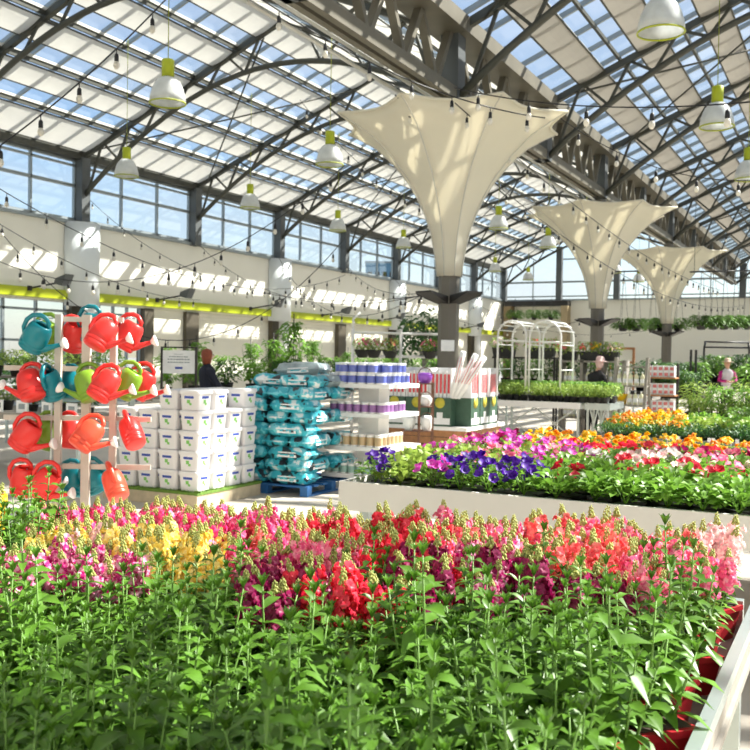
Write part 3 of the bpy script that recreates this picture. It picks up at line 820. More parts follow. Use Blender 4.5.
# ------------------------------------------------------------------ watering cans on their rack
CANM = dict(red=mat('plastic_red', (.85, .035, .03), .32, 0, .05, 6, trans=.08), coral=mat('plastic_coral', (.93, .10, .05), .32, 0, .05, 6, trans=.1),
            teal=mat('plastic_teal', (.0, .20, .25), .32, 0, .05, 6), green=mat('plastic_green', (.22, .40, .03), .32, 0, .05, 6, trans=.08))
m_rose = mat('plastic_white', (.88, .87, .86), .35, 0, .03, 6)
def can_parts():
    body = MB(); body.lathe([(.0, .0), (.078, .0), (.088, .008), (.092, .03), (.086, .034), (.092, .04), (.095, .06), (.089, .064), (.095, .07), (.094, .13), (.088, .19), (.074, .225), (.06, .236), (.056, .232), (.052, .22)], 28, sx=1.08, sy=.92, cap=False)
    body.tube([(.05, 0, .22), (.04, 0, .262), (.0, 0, .292), (-.05, 0, .292), (-.098, 0, .262), (-.122, 0, .205), (-.118, 0, .14), (-.085, 0, .085)], [.015, .017, .018, .018, .018, .018, .017, .014], 10)
    spout = MB(); spout.tube([(.06, 0, .05), (.105, 0, .075), (.145, 0, .115), (.19, 0, .165)], [.045, .03, .02, .016], 12)
    rose = MB(); d = V(.6, 0, .65).normalized(); c = V(.19, 0, .165)
    rose.tube([c, c+d*.02, c+d*.035, c+d*.045, c+d*.047], [.016, .034, .046, .046, .038], 16)
    return body, spout, rose
bd, spt, rs = can_parts()
BDM = {c: mesh_from(bd, 'can_body', [m]) for c, m in CANM.items()}
SPM = {c: mesh_from(spt, 'spout', [m]) for c, m in CANM.items()}
RSM = mesh_from(rs, 'sprinkler_rose', [m_rose])
DR = 7.4
RX = P(86, 400, DR); rack = thing('display_rack', 'pale wooden slat rack hung with watering cans', 'rack', (RX.x, RX.y, 0), YAW)
px2m = DR/F
mm = mat('rack_wood', (.60, .54, .47), .6, 0, .1, 8)
for px, w_ in ((58, .05), (86, .065), (113, .05)):
    MB().box((px-86)*px2m-w_/2, (px-86)*px2m+w_/2, -.02, .03, 0, 1.90).build('post', mm, rack)
for h, a, b in ((1.865, -30, 35), (1.47, -84, 38), (1.075, -84, 64), (.69, -30, 64)):
    MB().box(a*px2m, b*px2m, .03, .06, h-.02, h+.02).build('cross_rail', mm, rack)
for px in (26, 50): MB().box((px-86)*px2m-.006, (px-86)*px2m+.006, .032, .045, .0, 1.47).build('wire_upright', m_alu, rack)
MB().box(-.55, .45, -.25, .25, 0, .05).build('base', mm, rack)
peg_h = []
# px, py of the body centre, colour, facing (+1 spout right, -1 left), roll, tilt, depth offset behind (+) or before (-) the rack, wording
cans = [
 (37, 335, 'teal', 1, .55, -.25, -.16, 'top row, leftmost, spout to the right'), (47, 334, 'green', 1, .5, 0, .18, 'top row, behind the leftmost teal can'),
 (74, 335, 'red', 1, .3, -.4, .2, 'top row, half hidden between two posts'), (93, 326, 'teal', 1, .1, 0, .2, 'top row, mostly hidden behind the big red can'),
 (103, 333, 'red', 1, .45, .45, -.18, 'top row, in front of the middle post'), (129, 334, 'red', 1, .5, .1, .15, 'top row, rightmost, rose pointing right'),
 (30, 383, 'red', -1, -.35, .35, -.1, 'second row, leftmost, spout to the left'), (51, 383, 'teal', 1, -.15, -.35, -.02, 'second row, second from left, spout turned away'),
 (72, 384, 'teal', 1, .0, .3, .2, 'second row, dark between left and middle posts'), (88, 384, 'green', -1, -.4, .2, -.07, 'second row, beside the middle red can'),
 (106, 384, 'red', 1, .45, .45, -.20, 'second row, in front of the middle post'), (128, 382, 'green', 1, .55, 0, .06, 'second row, second from right, long spout'),
 (142, 383, 'red', 1, .5, .1, .22, 'second row, rightmost behind the green can'),
 (27, 434, 'red', 1, .6, -.1, -.14, 'third row, leftmost'), (48, 432, 'green', 1, .5, 0, .15, 'third row, behind the left red can'),
 (70, 432, 'red', 1, .1, .2, .2, 'third row, half hidden left of the middle post'), (89, 434, 'coral', 1, .55, .5, -.18, 'third row, orange toned, before the middle post'),
 (131, 431, 'red', 1, -.45, .5, -.05, 'third row, rightmost, spout turned away'),
 (24, 479, 'red', 1, .2, -.2, -.02, 'bottom row, leftmost'), (46, 482, 'red', 1, .65, -.1, -.17, 'bottom row, second from left, spout down'),
 (73, 480, 'teal', 1, .1, .2, .2, 'bottom row, dark between the posts'), (92, 477, 'teal', -1, -.45, -.2, .12, 'bottom row, handle up beside the middle post'),
 (114, 483, 'coral', 1, -.45, .45, -.13, 'bottom row, rightmost, spout turned away')]
from mathutils import Euler
for i, (px, py, c, sd, roll, tilt, dd, words) in enumerate(cans):
    p = P(px, py, DR+dd)
    R0 = Matrix.Rotation(YAW, 3, 'Z') @ Matrix.Rotation(-tilt, 3, 'X') @ Matrix.Rotation(roll if sd > 0 else roll, 3, 'Y')
    if sd < 0: R0 = Matrix.Rotation(YAW, 3, 'Z') @ Matrix.Rotation(-tilt, 3, 'X') @ Matrix.Rotation(roll, 3, 'Y') @ Matrix.Rotation(PI, 3, 'Z')
    R0 = R0 @ Matrix.Rotation({17: 1.7, 22: 1.8, 7: 1.5}.get(i, 0), 3, 'Z')
    sc_ = 1.0
    orig = p-(R0 @ V(0, 0, .135*sc_))
    cn = {'coral': 'orange-red'}.get(c, c)
    r = thing('watering_can', '%s plastic watering can on the rack, %s' % (cn, words), 'watering can', orig, 0, 'watering cans on the rack')
    r.rotation_euler = R0.to_euler(); r.scale = (sc_,)*3
    child('can_body', BDM[c], r); child('spout', SPM[c], r); ro = child('sprinkler_rose', RSM, r); ro['label'] = 'white sprinkler rose'
    # peg on the rack that carries it
    hw = orig+R0 @ V(-.03*1, 0, .292*sc_-.03)
    lx = (hw-V(RX.x, RX.y, 0)); lx = Matrix.Rotation(-YAW, 3, 'Z') @ lx
    MB().tube([(lx.x, .045, lx.z), (lx.x, lx.y-.03 if lx.y < 0 else lx.y+.03, lx.z+.004)], .006, 6).build('peg', m_alu, rack)

# ------------------------------------------------------------------ white pails on a turf covered platform
bx, by = -6.07, 7.74
r = thing('pail_platform', 'low wooden platform with green turf top under the white pails', 'platform', (bx, by, 0))
MB().box(-1.30, 0, 0, 1.16, 0, .13).build('wooden_box', m_pale, r)
mb = MB(); mb.box(-1.31, .01, -.01, 1.17, .13, .155); random.seed(3)
for i in range(900):
    x, y = rnd(-1.31, .01), rnd(-.01, 1.17)
    if i % 2: y = -.01+rnd(0, .06)
    if i % 3 == 0: x = .01-rnd(0, .05)
    mb.add([(x-.004, y, .155), (x+.004, y, .155), (x+rnd(-.01, .01), y+rnd(-.01, .01), .155+rnd(.01, .03))], [(0, 1, 2)])
mb.build('turf_mat', m_turf, r)
m_pail = mat('pail_plastic', (.86, .84, .84), .35, 0, .03, 5, trans=.12)
m_lblue = mat('label_blue', (.03, .07, .38), .4, 0, .05, 6); m_lgreen = mat('label_green', (.22, .58, .12), .4); m_lwhite = mat('label_white', (.88, .88, .88), .4)
m_lcyan = mat('label_cyan', (.15, .50, .75), .4)
def sqring(hw, z, n=6):
    pts = []; 
    for cx, cy, a0 in ((1, 1, 0), (-1, 1, PI/2), (-1, -1, PI), (1, -1, 1.5*PI)):
        rr = hw*.28
        for q in range(n):
            a = a0+PI/2*q/(n-1); pts.append((cx*(hw-rr)+rr*math.cos(a), cy*(hw-rr)+rr*math.sin(a), z))
    return pts
def loft(mb, rings):
    n = len(rings[0]); vs = sum(rings, [])
    return mb.add(vs, [(i*n+j, i*n+(j+1) % n, (i+1)*n+(j+1) % n, (i+1)*n+j) for i in range(len(rings)-1) for j in range(n)]+[tuple(range(n))[::-1], tuple(range((len(rings)-1)*n, len(rings)*n))], False)
def make_pail():
    r = thing('plastic_pail', '', 'pail')
    loft(MB(), [sqring(.108, 0), sqring(.112, .006), sqring(.124, .178)]).build('pail_body', m_pail, r)
    loft(MB(), [sqring(.126, .172), sqring(.134, .174), sqring(.134, .196), sqring(.128, .212), sqring(.118, .213)]).build('lid', m_pail, r)
    # labels on the front (-y) and right (+x) faces with a drawn garden mark
    for side in (0, 1, 2):
        rot = (0, PI/2, -PI/2)[side]
        def q(mb, x0, x1, z0, z1, o):
            def pt(x, z):
                dpt = .1095+.072*z+o; v_ = V(x, -dpt, z); return Matrix.Rotation(rot, 3, 'Z') @ v_
            return mb.add([pt(x0, z0), pt(x1, z0), pt(x1, z1), pt(x0, z1)], [(0, 1, 2, 3)])
        if side == 2:
            lb = q(MB(), -.055, .01, .03, .13, .0015).build('side_label', m_lblue, r); continue
        lb = q(MB(), -.062, .062, .03, .155, .0010).build('label', m_lwhite, r)
        m_ = MB(); q(m_, -.060, .060, .118, .152, .0018); q(m_, -.058, .058, .032, .068, .0018); q(m_, -.058, -.012, .068, .110, .0018); q(m_, .02, .052, .064, .112, .0018)
        m_.build('blue_print', m_lblue, lb)
        m_ = MB(); q(m_, -.028, .012, .075, .112, .0026); q(m_, .0, .030, .055, .080, .0026); m_.build('green_print', m_lgreen, lb)
    mb = MB(); mb.tube([(-.136, -.03, .165), (-.140, -.06, .11), (-.138, -.02, .075), (-.136, .04, .06), (-.137, .08, .11), (-.136, .05, .165)], .004, 6); mb.build('wire_handle', m_alu, r)
    return r
pail0 = None
TN = ['bottom', 'second', 'third', 'fourth', 'top']
for ix in range(4):
    for iy in range(4):
        nt_ = 5 if ix < 2 else 4
        for k in range(nt_):
            if (ix, iy, k) == (0, 2, 4): continue
            if ix > 0 and iy > 0 and k < nt_-1 and not (ix == 0): continue
            if ix == 0: w_ = ['at the front corner', 'second along the aisle side', 'third along the aisle side', 'last along the aisle side'][iy]
            elif iy == 0: w_ = ['', 'second from the corner on the front face', 'third from the corner on the front face', 'leftmost on the front face'][ix]
            else: w_ = 'inside the stack, %s row back, %s column left' % (['', 'second', 'third', 'fourth'][iy], ['', 'second', 'third', 'fourth'][ix])
            lab = 'white square pail, %s tier, %s' % (TN[k], w_)
            loc = (bx-.155-.285*ix+rnd(-.006, .006), by+.16+.278*iy+rnd(-.004, .004), .156+.2135*k)
            if pail0 is None: pail0 = make_pail(); pail0.location = loc; pail0['label'] = lab; pail0['group'] = 'stacked white pails'
            else: dup(pail0, loc, rnd(-.03, .03), lab, 'stacked white pails')

# ------------------------------------------------------------------ soil bags on a blue pallet
def make_pallet(x0, x1, y0, y1, lab):
    r = thing('pallet', lab, 'pallet', (x0, y0, 0)); m_ = mat('pallet_blue', (.02, .13, .36), .6, 0, .2, 10); w_, d_ = x1-x0, y1-y0
    for q in range(7):
        y = d_*q/6; a = max(0, y-.05); MB().box(0, w_, a, min(d_, a+.1), .10, .12).build('deck_board', m_, r)
    for x in (.0, w_/2-.05, w_-.1):
        for y in (0, d_/2-.05, d_-.1): MB().box(x, x+.1, y, y+.1, .02, .10).build('block', m_, r)
        MB().box(x, x+.1, 0, d_, 0, .02).build('bottom_board', m_, r)
    return r
px0, px1, py0, py1 = -6.68, -5.50, 9.0, 10.2
make_pallet(px0, px1, py0, py1, 'blue pallet under the teal soil bags')
m_bag = bpy.data.materials.new('bag_print'); m_bag.use_nodes = True
t_ = m_bag.node_tree; n_ = t_.nodes; l_ = t_.links; b_ = n_['Principled BSDF']; b_.inputs['Roughness'].default_value = .28
tc_ = n_.new('ShaderNodeTexCoord'); ns_ = n_.new('ShaderNodeTexNoise'); ns_.inputs['Scale'].default_value = 7; ns_.inputs['Detail'].default_value = 2
oi_ = n_.new('ShaderNodeObjectInfo'); ad_ = n_.new('ShaderNodeVectorMath'); ad_.operation = 'ADD'
cr_ = n_.new('ShaderNodeValToRGB'); e = cr_.color_ramp; e.interpolation = 'CONSTANT'
e.elements[0].position = 0; e.elements[0].color = (.02, .03, .04, 1); e.elements[1].position = .42; e.elements[1].color = (.04, .42, .52, 1)
q_ = e.elements.new(.55); q_.color = (.20, .62, .70, 1); q_ = e.elements.new(.62); q_.color = (.82, .86, .86, 1)
l_.new(tc_.outputs['Object'], ad_.inputs[0]); l_.new(oi_.outputs['Random'], ad_.inputs[1]); 
sc1 = n_.new('ShaderNodeVectorMath'); sc1.operation = 'SCALE'; sc1.inputs['Scale'].default_value = 9
l_.new(oi_.outputs['Random'], sc1.inputs[0]); l_.new(sc1.outputs[0], ad_.inputs[1])
l_.new(ad_.outputs[0], ns_.inputs['Vector']); l_.new(ns_.outputs['Fac'], cr_.inputs[0]); l_.new(cr_.outputs[0], b_.inputs['Base Color'])
m_bagd = mat('bag_print_dark', (.10, .11, .12), .3, 0, .0, 9, col2=(.50, .62, .64))
def make_bag(m):
    r = thing('soil_bag', '', 'bag'); mb = MB(); nx, ny = 12, 9; W_, D_, H_ = .55, .31, .155; vs = []
    random.seed(9)
    for s_ in (1, -1):
        for j in range(ny+1):
            for i in range(nx+1):
                u_, v_ = i/nx*2-1, j/ny*2-1
                e_ = max(0, (1-abs(u_)**7)*(1-abs(v_)**8))**.42
                wob = .006*math.sin(7*u_+3*v_)+.005*math.sin(11*v_-4*u_)
                vs.append((u_*W_/2*(1-.04*(1-e_)), v_*D_/2, H_/2+s_*e_*H_/2*.96+wob*e_))
    o_ = (nx+1)*(ny+1); fs = []
    for j in range(ny):
        for i in range(nx):
            a = j*(nx+1)+i; fs.append((a, a+1, a+nx+2, a+nx+1)); fs.append((a+o_, a+nx+1+o_, a+nx+2+o_, a+1+o_))
    mb.add(vs, fs, True); mb.box(-W_/2-.018, -W_/2+.004, -D_/2+.01, D_/2-.01, H_/2-.006, H_/2+.006); mb.box(W_/2-.004, W_/2+.018, -D_/2+.01, D_/2-.01, H_/2-.006, H_/2+.006)
    mb.build('sack', m, r)
    for sy in (-1, 1):
        y = sy*(D_/2*.955+.004)
        lo = MB().add([(-.13, y, .04), (.13, y, .04), (.12, y*.985, .10), (-.12, y*.985, .10)], [(0, 1, 2, 3) if sy < 0 else (3, 2, 1, 0)]).build('white_label', m_lwhite, r)
        y = sy*(D_/2*.955+.006)
        MB().add([(-.09, y, .06), (.02, y, .06), (.02, y, .075), (-.09, y, .075)], [(0, 1, 2, 3)]).build('print_line', m_bag, lo)
        MB().add([(.04, y, .05), (.10, y, .05), (.10, y, .085), (.04, y, .085)], [(0, 1, 2, 3)]).build('print_block', m_bag, lo)
    return r
bag0 = make_bag(m_bag); bagd = make_bag(m_bagd); used0 = [False, False]
def bag(p, rz, lab, kind=0, rot=None):
    src = (bag0, bagd)[kind]
    if not used0[kind]:
        used0[kind] = True; src.location = p; src.rotation_euler = rot or (0, 0, rz); src['label'] = lab; src['group'] = 'stacked soil bags'; return
    dup(src, p, rz, lab, 'stacked soil bags', rot=rot)
random.seed(21)
LN = ['lowest', 'second', 'third', 'fourth', 'fifth', 'sixth', 'seventh', 'eighth', 'ninth']
for k in range(8):
    z = .122+k*.138
    if k % 2 == 0:   # bags lying across, ends on the aisle side
        for ix in range(2):
            for iy in range(4):
                if ix == 0 and iy > 0 and k < 7: continue
                bag((px1-.28-.57*ix+rnd(-.015, .015), py0+.155+iy*.295+rnd(-.01, .01), z), rnd(-.05, .05), 'teal soil bag in the %s layer, %s %s' % (LN[k], ['front', 'second', 'third', 'rear'][iy], ['on the right side', 'on the left side'][ix]))
    else:
        for ix in range(3):
            for iy in range(2):
                if ix == 2 and iy > 0 and k < 7: continue
                bag((px1-.155-.32*ix+rnd(-.015, .015), py0+.29+iy*.60+rnd(-.01, .01), z), PI/2+rnd(-.05, .05), 'teal soil bag turned lengthwise in the %s layer, %s %s' % (LN[k], ['front', 'rear'][iy], ['right', 'middle', 'left'][ix]))
tops = [(-.25, .3, .0, 0, 0), (-.65, .35, .2, 0, 0), (-.3, .75, -.2, 1, 0), (-.7, .8, 1.3, 1, 0), (-.28, 1.02, .1, 0, 0), (-.5, .58, .5, 1, .14), (-.62, 1.0, .3, 1, .14)]
for i, (dx, dy, rz, kd, dz) in enumerate(tops):
    bag((px1+dx, py0+dy, .122+8*.138+dz+.002), rz, '%s soil bag lying loose on top of the stack, %s' % (['teal', 'dark grey'][kd], ['front right corner', 'front left corner', 'middle right', 'middle left', 'rear right', 'uppermost in the centre', 'uppermost at the rear'][i]), kd, rot=(rnd(-.04, .04), rnd(-.06, .06), rz))

# ------------------------------------------------------------------ white tiered display stand with canisters
dc = P(374, 400, 11.5); dx_, dy_ = dc.x, dc.y
r = thing('tiered_stand', 'white tiered display stand loaded with small canisters', 'display stand', (dx_, dy_, 0))
tiers = [(.20, .46), (.53, .44), (.93, .42), (1.28, .42)]
for i, (z, hw) in enumerate(tiers):
    MB().box(-hw, hw, -hw, hw, z-.05, z).build('shelf', m_white, r)
for z0, z1 in ((.53, .88), (.93, 1.23), (.2, .48), (0, .15)): MB().box(-.14, .14, -.14, .14, z0, z1).build('pedestal', m_white, r)
MB().box(-.5, .5, -.5, .5, 0, .03).build('base_plate', m_lwhite, r)
def tub_kind(nm, c1, c2, rad, hh, m_l=m_white):
    r = thing('canister', '', 'canister')
    MB().lathe([(rad*.96, 0), (rad, .006), (rad, hh*.86)], 14).build('tub', m_l, r)
    MB().lathe([(rad*1.04, hh*.84), (rad*1.05, hh*.97), (rad*.98, hh)], 14).build('lid', mat('lid_'+nm, c2, .4), r)
    w_ = MB().lathe([(rad*1.012, hh*.12), (rad*1.012, hh*.78)], 14, cap=False).build('wrap_label', mat('wrap_'+nm, c1, .4, 0, .0, 40, col2=tuple(min(1, c*.7+.12) for c in c1)), r)
    return r
kinds = {3: tub_kind('blue', (.08, .12, .50), (.80, .84, .90), .062, .125), 2: tub_kind('purple', (.28, .10, .35), (.85, .84, .82), .05, .13), 1: tub_kind('tan', (.55, .38, .18), (.86, .84, .80), .05, .15), 0: tub_kind('sage', (.25, .45, .38), (.86, .85, .82), .05, .12)}
kused = {}
cnm = {3: 'blue and white', 2: 'purple and yellow banded', 1: 'tan labelled', 0: 'sage labelled'}
for ti, (z, hw) in enumerate(tiers):
    step = .128 if ti == 3 else .108; n = int((2*hw-.06)/step); lays = 2 if ti == 3 else 1
    hh = {3: .125, 2: .13, 1: .15, 0: .12}[ti]
    for lay in range(lays):
        for i in range(n):
            for j in range(n):
                if 0 < j and i < n-1 and i > 0 and (lay < lays-1 or ti < 3): continue
                if ti < 3 and (j > 0 and i < n-1): continue
                if ti < 3 and j > n-2: continue
                if ti == 3 and lay == 1 and (i in (0, n-1) and j in (0, n-1)): continue
                x = -hw+.06+step*i+(.01 if lay else 0); y = -hw+.06+step*j
                if abs(x) < .2 and abs(y) < .2 and ti < 3: continue
                p = (dx_+x, dy_+y, z+lay*(hh+.001)+.001)
                where = 'front edge' if j == 0 else ('right edge' if i == n-1 else 'inner rows')
                lab = '%s canister on the %s shelf of the tiered stand, %s' % (cnm[ti], ['lowest', 'second', 'third', 'top'][ti], where)
                g = 'canisters, %s shelf, %s' % (['lowest', 'second', 'third', 'top'][ti], where)
                if ti not in kused: kused[ti] = 1; o = kinds[ti]; o.location = p; o['label'] = lab; o['group'] = g
                else: dup(kinds[ti], p, rnd(-.5, .5), lab, g)
# ------------------------------------------------------------------ brown wire stand with pots
wc = P(426, 400, 12.6); r = thing('wire_stand', 'slim brown metal shelf stand in front of the boxed packs', 'shelf', (wc.x, wc.y, 0), YAW)
m_br = mat('brown_metal', (.16, .07, .04), .5, .3)
for x in (-.30, -.09, .09):
    for y in (-.12, .12): MB().box(x-.012, x+.012, y-.012, y+.012, 0, 1.27 if x > -.2 else .62).build('upright', m_br, r)
for z in (1.26, .95, .62, .25): MB().box(-.30 if z < .7 else -.09, .09, -.12, .12, z-.012, z).build('shelf_plate', m_br, r)
def pot_thing(loc, col, lab, rad=.1, hh=.14, nm='flower_pot'):
    r = thing(nm, lab, 'pot', loc); MB().lathe([(rad*.6, 0), (rad*.95, hh*.4), (rad, hh*.8), (rad*.8, hh), (rad*.72, hh*.9), (rad*.6, hh*.4)], 18, cap=False).lathe([(0, 0), (rad*.6, 0)], 18, cap=False).build('bowl', mat('pot_glaze', col, .3), r)
    MB().tube([(rad*1.0*math.cos(a), 0, hh*.8+rad*.95*math.sin(a)) for a in [PI*i/14 for i in range(15)]], .006, 6).build('carry_loop', bpy.data.materials['pot_glaze'] if False else m_br, r)
    return r
q = P(417, 376, 12.6); pot_thing((q.x, q.y, 1.262) if False else (wc.x-.02, wc.y, 1.262), (.30, .08, .52), 'purple round pot with loops on top of the brown stand')
pot_thing((wc.x-.0, wc.y, .952), (.80, .80, .78), 'white pot on the second level of the brown stand', .085)
pot_thing((wc.x-.2, wc.y-.1, .622), (.75, .76, .72), 'white pot at the left of the low brown shelf', .09, .2)
pot_thing((wc.x+.02, wc.y, .622), (.82, .82, .80), 'white pot low on the brown stand, right one', .085, .2)
pot_thing((wc.x-.20, wc.y-.1, .252), (.15, .40, .10), 'green pot near the foot of the brown stand', .085)

# ------------------------------------------------------------------ boxed packs on a wooden base round the first column
r = thing('display_table', 'stained wooden display base with white top around the first column', 'display base', (-6.15, 14.25, 0))
MB().box(-.75, .75, -.75, .88, 0, .47).build('wooden_plinth', m_wood, r)
MB().box(-.8, .8, -.8, .92, .47, .53).build('top_board', m_white, r)
for z in (.12, .24, .36): MB().box(-.755, .755, -.755, -.75, z-.004, z+.004).build('plank_joint', m_dark, r)
def make_box():
    r = thing('product_box', '', 'box')
    MB().box(-.19, .19, -.15, .15, 0, .45).build('lower_carton', mat('carton_green', (.05, .11, .07), .5, 0, .2, 12), r)
    mb = MB(); mb.box(-.19, -.172, -.15, .15, .45, .92); mb.box(.172, .19, -.15, .15, .45, .92); mb.box(-.172, .172, .132, .15, .45, .92); mb.build('upper_tray', m_lwhite, r)
    MB().box(-.172, .172, -.155, -.15, .03, .13).build('white_band', m_lwhite, r)
    for sx in (-.19,): pass
    o = MB().lathe([(.0, 0), (.085, .0), (.085, .006), (0, .006)], 18, cap=False).build('yellow_badge', mat('badge_yellow', (.75, .50, .04), .5, 0, 0, 12, col2=(.35, .45, .05)), r, loc=(0, -.151, .37), rot=(PI/2, 0, 0))
    mp_ = MB().box(-.05, .05, -.156, -.151, .06, .22).build('white_panel', m_lwhite, r)
    for q in range(5):
        x = -.135+.067*q; t = MB().box(x-.026, x+.026, -.12, -.06, .45, .86+.015*(q % 2)).build('seed_tube', m_lwhite, r)
        MB().box(x-.018, x+.018, -.1235, -.12, .52, .82).build('red_stripe', mat('stripe_red', (.70, .05, .06), .5) if not bpy.data.materials.get('stripe_red') else bpy.data.materials['stripe_red'], t)
    return r
pb = make_box(); bl = [(-6.62, 13.62, 0, 'leftmost on the front face'), (-6.22, 13.62, 0, 'middle of the front face'), (-5.82, 13.62, 0, 'right of the front face'), (-5.52, 13.85, PI/2, 'nearest on the aisle side'), (-5.52, 14.26, PI/2, 'second on the aisle side'), (-5.52, 14.67, PI/2, 'last on the aisle side')]
for i, (x, y, rz, w_) in enumerate(bl):
    lab = 'white topped green pack box on the wooden base, %s' % w_
    if i == 0: pb.location = (x, y, .531); pb['label'] = lab; pb['group'] = 'pack boxes on the wooden base'
    else: dup(pb, (x, y, .531), rz, lab, 'pack boxes on the wooden base')
for i, (px, top) in enumerate(((464, 349), (473, 352), (481, 350))):
    a = P(px-0, 420, 14.1); b_ = P(px+3*(i-1), top, 14.1)
    bb = P(472+i*3, 365, 14.3); tt_ = P(px+2+i*4-2, top, 14.3)
    o = thing('seed_roll', 'long white and red roll standing out of the corner box, %s' % ['left one', 'middle one', 'right one'][i], 'roll', (-5.64+.05*i, 13.52-.0*i, .99), 0, 'rolls in the corner box')
    dv = tt_-V(-5.64+.05*i, 13.52, .99); dv = dv.normalized()*.78
    MB().tube([(0, 0, 0), dv], .045, 12).build('tube', m_lwhite, o)
    MB().tube([dv*.35, dv*.9], .0465, 6).build('red_band', bpy.data.materials['stripe_red'], o)
pf = frame_t(-1)
o = MB().box(-.12, .12, -.003, .003, -.10, .10).build('paper_notice', m_lwhite); o.rotation_euler.z = .35; o.location = (XV+.075, pf-.205, 1.83)
o.location = V(XV, pf, 1.83)+V(.36, -.93, 0).normalized()*.205; o.rotation_euler.z = .37
tag(o, 'white paper notice taped to the nearest funnel column', 'notice')

# ================================================================== the middle and far ground
def bush_mesh(seed, n, R, H, ll, m, stems=5, lw=.5, tall=False):
    random.seed(seed); mb = MB()
    mb.cur = 1
    for i in range(stems):
        a = 2*PI*i/stems; mb.tube([(0, 0, 0), (R*.45*math.cos(a), R*.45*math.sin(a), H*.55), (R*.6*math.cos(a+.4), R*.6*math.sin(a+.4), H*.92)], [.012, .008, .004], 5)
    mb.cur = 0
    for i in range(n):
        g = random.random(); a = rnd(0, 2*PI); z = H*(.12+.88*g); rr = R*(1-.55*abs(g-.45)*1.3)*random.random()**.4
        if tall: rr *= .55+.45*math.sin(g*9+a)
        mb.leaf((rr*math.cos(a), rr*math.sin(a), z), (math.cos(a)+rnd(-.5, .5), math.sin(a)+rnd(-.5, .5), rnd(-.3, .8)), ll*rnd(.7, 1.25), ll*lw, .5, .12, rnd(-.6, .6))
    return mesh_from(mb, 'foliage', [m, m_stem])
BU = dict(vine=[bush_mesh(60+i, 420, .42, 1.15, .13, m_leafB, 6, .5, True) for i in range(3)],
          round=[bush_mesh(70+i, 260, .34, .55, .10, m_leafB, 5) for i in range(3)],
          dark=[bush_mesh(80+i, 260, .36, .60, .10, m_leafD, 5) for i in range(3)],
          low=[bush_mesh(90+i, 150, .22, .30, .075, m_leafY, 4) for i in range(3)],
          fern=[bush_mesh(95+i, 330, .34, .34, .15, m_leafA, 0, .25) for i in range(2)],
          grass=[bush_mesh(98, 120, .20, .75, .28, m_leafY, 4, .12)])
def bl_mesh(seed, n, R, H, rad, col): return mesh_from(petunias(seed, n, rad, R, H), 'blossoms', [FL[col]])
BLS = {c: bl_mesh(33, 14, .2, .30, .04, c) for c in ('pink', 'coral', 'pale', 'hot', 'gold', 'violet')}
RP = MB().lathe([(.10, 0), (.13, .17), (.14, .17), (.14, .19), (.12, .19)], 14).build('round_pot', m_pot); RPM = RP.data; bpy.data.objects.remove(RP)
def bush(kind, p, lab, grp, s=1.0, bloom=None, name='potted_shrub', cat='plant', pot_=True):
    r = thing(name, lab, cat, p, rnd(0, 6.28), grp); r.scale = (s, s, s)
    z = .17 if pot_ else 0
    child('foliage', random.choice(BU[kind]), r, (0, 0, z))
    if bloom: child('blossoms', BLS[bloom], r, (0, 0, z))
    if pot_: child('round_pot', RPM, r)
    return r
def table(name, lab, x0, x1, y0, y1, h, top=m_white, leg=m_alu, edge=.09, cross=False, cat='table'):
    r = thing(name, lab, cat, ((x0+x1)/2, (y0+y1)/2, 0)); a, b = (x1-x0)/2, (y1-y0)/2
    MB().box(-a, a, -b, b, h-edge, h).build('table_top', top, r)
    for sx in (-1, 1):
        for sy in (-1, 1): MB().box(sx*(a-.05)-.02, sx*(a-.05)+.02, sy*(b-.05)-.02, sy*(b-.05)+.02, 0, h-edge).build('leg', leg, r)
        if cross: 
            MB().bar((-a+.1 if sx < 0 else 0, -b+.04, .05), (0 if sx < 0 else a-.1, -b+.04, h-edge), .025).bar((-a+.1 if sx < 0 else 0, -b+.07, h-edge), (0 if sx < 0 else a-.1, -b+.07, .05), .025).build('crossed_brace', leg, r)
    return r
random.seed(31)
# --- left side benches behind the watering cans and sign, with vines further back
def lbench(px0, px1, z0, lab, h=.80):
    a, b = P(px0, 400, z0), P(px1, 400, z0+.9)
    return a, b
r = table('plant_bench', 'grey two level plant bench behind the watering can rack', -12.6, -8.6, 8.6, 9.8, .80, m_grey, cat='bench')
MB().box(-2, 2, .2, .6, 1.22, 1.25).build('upper_shelf', m_grey, r)
for x in (-1.95, -.65, .65, 1.95): MB().box(x-.02, x+.02, .36, .44, .8, 1.22).build('shelf_post', m_alu, r)
for i in range(10):
    x = -12.4+.41*i; bush('low' if i % 3 else 'round', (x, 9.0+rnd(-.03, .03)+.2, 1.251), 'small leafy potted plant on the upper shelf behind the watering cans', 'potted plants on the shelf behind the cans', .8 if i % 3 else .62)
for i in range(9):
    x = -12.3+.44*i; r = thing('plant_card', 'white printed plant card along the bench behind the watering cans', 'card', (x, 8.66, .801), rnd(-.1, .1), 'plant cards on the bench')
    MB().box(-.09, .09, -.004, .004, .0, .16).build('card', m_lwhite, r); MB().box(-.05, .05, -.006, -.004, .05, .12).build('grey_picture', m_mull, r)
for i in range(8):
    x = -12.3+.5*i; bush('dark' if i % 2 else 'low', (x, 8.98, .801), '%s plant on the lower level behind the watering cans' % ('dark leafy' if i % 2 else 'lime green'), 'lower %s plants behind the cans' % ('dark' if i % 2 else 'lime'), .5 if i % 2 else .7)
r = table('plant_bench', 'second grey plant bench near the left glass doors', -17.2, -13.2, 11.5, 12.7, .80, m_grey, cat='bench')
for i in range(11):
    x = -17.0+.37*i; bush('round' if i % 2 else 'dark', (x, 11.9+.3*(i % 2), .801), 'bushy %s potted plant on the bench by the left glass doors' % ('bright green' if i % 2 else 'dark green'), '%s plants by the left doors' % ('bright' if i % 2 else 'dark'), .95)
